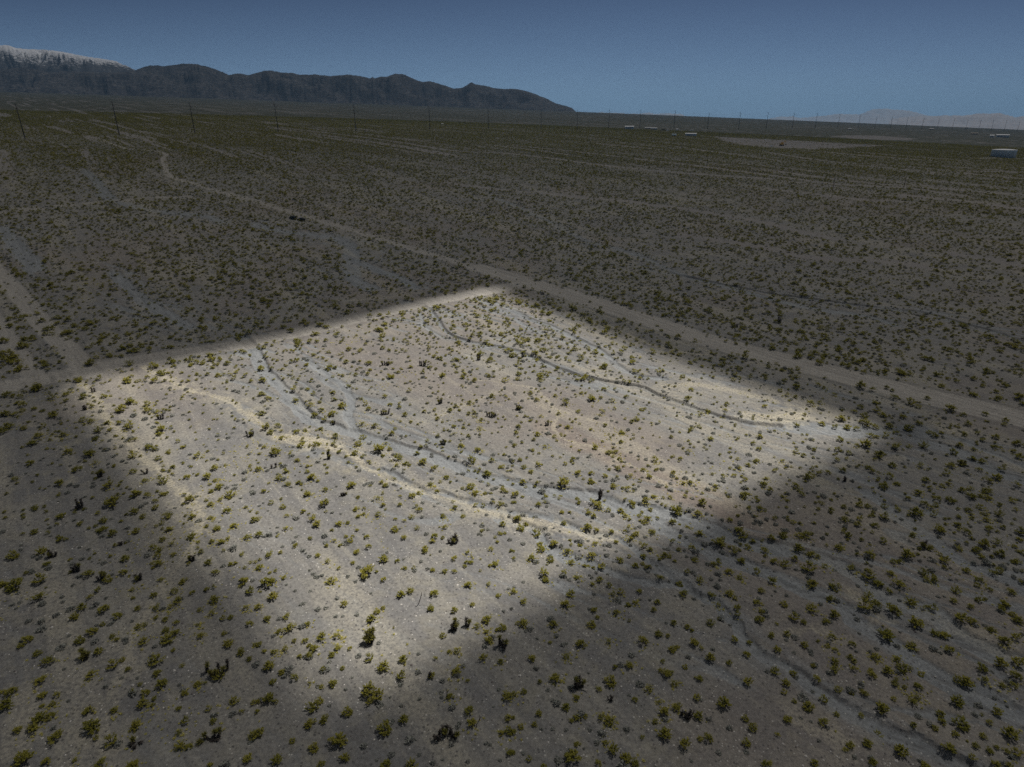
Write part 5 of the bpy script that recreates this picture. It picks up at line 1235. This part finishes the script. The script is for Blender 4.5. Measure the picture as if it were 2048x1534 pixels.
WOOD = plain_mat('pole_wood', (0.11, 0.085, 0.065), .9)
for u0, v0, hp, lab in ((731, 266, 12, 'short wooden pole just right of the fifth dark power pole'), (1363.5, 296, 11, 'short wooden pole in front of the white compound'), (1414, 331, 13, 'short wooden pole on the plain below the white compound'), (1438, 275, 9, 'short wooden pole at left end of the upper grey pit'), (1665, 382, 22, 'thin wooden pole on the plain below the grey pit'), (1808, 374, 16, 'thin wooden pole on the right half of the plain'), (1088, 306, 11, 'short wooden pole on the plain left of the compound'), (1180, 292, 10, 'short wooden pole below and left of the compound')):
    P = ground_at(np.array([u0]), np.array([v0]))[0]
    H = hp * math.hypot(P[0], P[1]) / FPX
    root = thing('wooden_pole', lab, 'utility pole', (P[0], P[1], P[2] - .3), 'wooden poles on the plain')
    MB().tube([(0, 0, -.5), (0, 0, H)], [.2 + H * .01, .12 + H * .006], 6).build('shaft', WOOD, root)
    MB().box((0, 0, H * .93), (H * .16, .25, .3)).build('crossarm', WOOD, root)

# ------------------------------------------------------------------ buildings, tank and machines in the distance
M_WHITE = plain_mat('white_metal', (0.80, 0.80, 0.80), .5, .05)
M_BLUEW = plain_mat('pale_blue_metal', (0.42, 0.52, 0.60), .55, .06)
M_TANK = plain_mat('tank_paint', (0.52, 0.62, 0.70), .5, .05)
M_DARK = plain_mat('dark_paint', (0.02, 0.022, 0.026), .4, .1)
M_GLASS = plain_mat('dark_glass', (0.03, 0.04, 0.05), .1, .05)
M_TYRE = plain_mat('tyre', (0.02, 0.02, 0.02), .9, .1)
M_YEL = plain_mat('machine_yellow', (0.62, 0.36, 0.05), .6, .1)
M_TAN = plain_mat('tan_stucco', (0.50, 0.42, 0.33), .8, .1)
M_GREY = plain_mat('grey_metal', (0.35, 0.36, 0.38), .5, .1)

def shed(label, u0, u1, v0, v1, wall, roof, depth=.6, name='building', cat='building', gable=.22):
    P = ground_at(np.array([(u0 + u1) / 2]), np.array([v1]))[0]
    d = math.hypot(P[0], P[1])
    W, H = (u1 - u0) * d / FPX, (v1 - v0) * d / FPX
    D = W * depth
    rz = -math.atan2(P[0], P[1])
    root = thing(name, label, cat, (P[0], P[1], P[2] - .3), None, rz)
    hw = H * (1 - gable)
    MB().box((0, D / 2, hw / 2), (W, D, hw)).build('wall', wall, root)
    r = MB()
    e = .03 * W
    r.V += [(-W / 2 - e, -e, hw), (W / 2 + e, -e, hw), (W / 2 + e, D + e, hw), (-W / 2 - e, D + e, hw), (-W / 2 - e, D / 2, H), (W / 2 + e, D / 2, H)]
    r.F += [(0, 1, 5, 4), (2, 3, 4, 5), (0, 4, 3), (1, 2, 5), (3, 2, 1, 0)]
    r.V = [(a, b, c + .02) for a, b, c in r.V]
    r.build('roof', roof, root)
    MB().box((W * .15, -.06, hw * .38), (W * .16, .1, hw * .74)).build('door', M_GREY, root)
    for k in (-.32, -.1):
        MB().box((W * k, -.06, hw * .55), (W * .1, .1, hw * .28)).build('window', M_GLASS, root)
    return root

shed('long white-roofed metal barn at the left of the far compound', 1250.5, 1266.5, 252.6, 258.6, M_BLUEW, M_WHITE)
shed('small pale-roofed house, left of the two close together in compound', 1290.5, 1301, 254.8, 258.2, M_TAN, M_WHITE)
shed('small white-roofed house, right of the two close together in compound', 1302.5, 1313, 255.6, 259.2, M_BLUEW, M_WHITE)
shed('long pale blue shed lowest and rightmost in the far compound', 1372, 1391, 266.8, 272.2, M_BLUEW, M_WHITE, .4)
shed('little blue cabin left of the long pale blue shed', 1344, 1352, 268.2, 272, M_BLUEW, M_BLUEW)
shed('tiny white-roofed hut behind the compound near a power pole', 1352, 1356, 257.6, 261, M_WHITE, M_WHITE)
shed('tiny white trailer at the right end of the compound', 1380, 1386, 260, 262.6, M_WHITE, M_WHITE, .4, 'trailer', 'trailer', .1)
shed('long bright white-roofed barn above the water tank at far right', 1997, 2012.5, 270.4, 274.8, M_BLUEW, M_WHITE, .5)
shed('small bright white house left of the long barn at far right', 1980.5, 1986, 271, 275, M_WHITE, M_WHITE)
shed('low tan house left of the bright white house at far right', 1944, 1953, 266.4, 269, M_TAN, M_TAN)
shed('small pale hut near the upper grey pit at right', 1860, 1866, 257.2, 259.5, M_TAN, M_WHITE)
shed('pale low building near the line at middle right', 1696, 1702, 257.3, 259.2, M_TAN, M_WHITE)
shed('bright white dot of a building before the far basin', 1930, 1935, 254.6, 257.2, M_WHITE, M_WHITE)
shed('tiny white hut alone on the plain left of compound', 883, 887, 247, 249.4, M_WHITE, M_WHITE)

def tank():
    P = ground_at(np.array([2020.5]), np.array([316.0]))[0]
    d = math.hypot(P[0], P[1])
    R, H = 16 * d / FPX, 11.2 * d / FPX
    root = thing('water_tank', 'large round pale blue water tank on its pad at the right edge', 'water tank', (P[0], P[1] + R, P[2] - .4))
    n = 48
    V, F = [], []
    for z in (0, H):
        for j in range(n):
            g = 2 * math.pi * j / n
            V.append((R * math.cos(g), R * math.sin(g), z))
    for j in range(n):
        F.append((j, (j + 1) % n, n + (j + 1) % n, n + j))
    F.append(tuple(range(n))[::-1])
    mesh_obj('shell', V, F, M_TANK, root, True)
    V, F = [], []
    for r_, z in ((R * 1.015, H), (R * 1.015, H + .35), (R * .5, H + R * .07), (0.01, H + R * .09)):
        for j in range(n):
            g = 2 * math.pi * j / n
            V.append((r_ * math.cos(g), r_ * math.sin(g), z))
    for k in range(3):
        for j in range(n):
            F.append((k * n + j, k * n + (j + 1) % n, (k + 1) * n + (j + 1) % n, (k + 1) * n + j))
    mesh_obj('roof', V, F, M_WHITE, root)
    for q in (.25, .5, .75):
        V, F = [], []
        for r_, z in ((R * 1.004, H * q - .06), (R * 1.004, H * q + .06)):
            for j in range(n):
                g = 2 * math.pi * j / n
                V.append((r_ * math.cos(g), r_ * math.sin(g), z))
        for j in range(n):
            F.append((j, (j + 1) % n, n + (j + 1) % n, n + j))
        mesh_obj('weld_seam', V, F, M_GREY, root)
tank()

def vehicle(label, u, v, Lm, rz, paint, pickup=True, name='pickup_truck', cat='truck'):
    P = ground_at(np.array([float(u)]), np.array([float(v)]))[0]
    z = height(P[:1], P[1:2])[0]
    k = Lm / 5.4
    root = thing(name, label, cat, (P[0], P[1], z), None, rz)
    root.scale = (k, k, k)
    MB().box((0, 0, .72), (5.4, 1.9, .62)).box((1.75, 0, 1.06), (1.7, 1.75, .12)).build('body', paint, root)
    if pickup:
        MB().box((.25, 0, 1.42), (1.7, 1.7, .78), 0, .8).build('cab', paint, root)
        MB().box((-1.6, .88, 1.15), (2.0, .1, .3)).box((-1.6, -.88, 1.15), (2.0, .1, .3)).box((-2.62, 0, 1.15), (.1, 1.86, .3)).build('bed', paint, root)
    else:
        MB().box((-.75, 0, 1.42), (3.6, 1.75, .8), 0, .86).build('cab', paint, root)
    MB().box((1.03, 0, 1.44), (.1, 1.4, .5)).build('windscreen', M_GLASS, root)
    for sx in (1.65, -1.65):
        for sy in (.93, -.93):
            w_ = MB().tube([(sx, sy - .13, .38), (sx, sy + .13, .38)], .38, 14)
            w_.build('wheel', M_TYRE, root)
vehicle('dark car parked at the edge of the long dirt road, left one of two', 586, 438.5, 6.0, 2.5, M_DARK, False, 'parked_car', 'car')
vehicle('dark pickup parked just right of the dark car by the dirt road', 603, 442, 6.0, 2.6, M_DARK)
vehicle('white pickup in the grey pit left of the yellow excavator', 1543, 292.3, 7.5, .3, M_WHITE)
vehicle('small white pickup in the grey pit right of the yellow excavator', 1729, 291.6, 8.0, 2.8, M_WHITE)
vehicle('dark pickup in the far compound between the houses', 1326.5, 260.5, 11, .2, M_DARK)
vehicle('white pickup in the far compound front yard', 1335, 262, 10, .4, M_WHITE)

def excavator():
    P = ground_at(np.array([1563.]), np.array([292.]))[0]
    z = height(P[:1], P[1:2])[0]
    root = thing('excavator', 'yellow tracked excavator working on the dark floor of the grey pit', 'excavator', (P[0], P[1], z), None, .5)
    root.scale = (1.9, 1.9, 1.9)
    for sy in (1.2, -1.2):
        MB().box((0, sy, .5), (4.2, .6, .9), 0, .9).build('track', M_DARK, root)
    MB().box((-.4, 0, 1.7), (3.6, 2.6, 1.3)).build('house', M_YEL, root)
    cb = MB().box((.9, .75, 2.75), (1.3, 1.1, 1.4), 0, .9).build('cab', M_YEL, root)
    MB().box((1.6, .75, 2.85), (.06, .9, .8)).build('window', M_GLASS, cb)
    MB().tube([(1.2, -.3, 2.0), (3.6, -.3, 4.6), (5.4, -.3, 4.3)], [.32, .3, .22], 6).build('boom', M_YEL, root)
    MB().tube([(5.3, -.3, 4.4), (6.1, -.3, 1.4)], [.24, .18], 6).build('stick', M_YEL, root)
    MB().box((6.0, -.3, .9), (.9, 1.1, .9), 0, .7).build('bucket', M_DARK, root)
excavator()

# ---- pale town dots in the basin
tb = MB()
for k in range(170):
    az = math.radians(random.uniform(26, 41))
    d = random.choice((14500, 16500, 19000, 23000)) + random.uniform(-900, 900)
    s = random.uniform(15, 60)
    tb.box((d * math.sin(az), d * math.cos(az), BASIN + 4), (s, s * .7, 9), random.uniform(0, 3))
to = tb.build('distant_town', M_WHITE)
to['kind'] = 'stuff'
to['label'] = 'pale specks of a town spread over the far blue basin'
to['category'] = 'town'
print('CREOSOTE', NCREO)
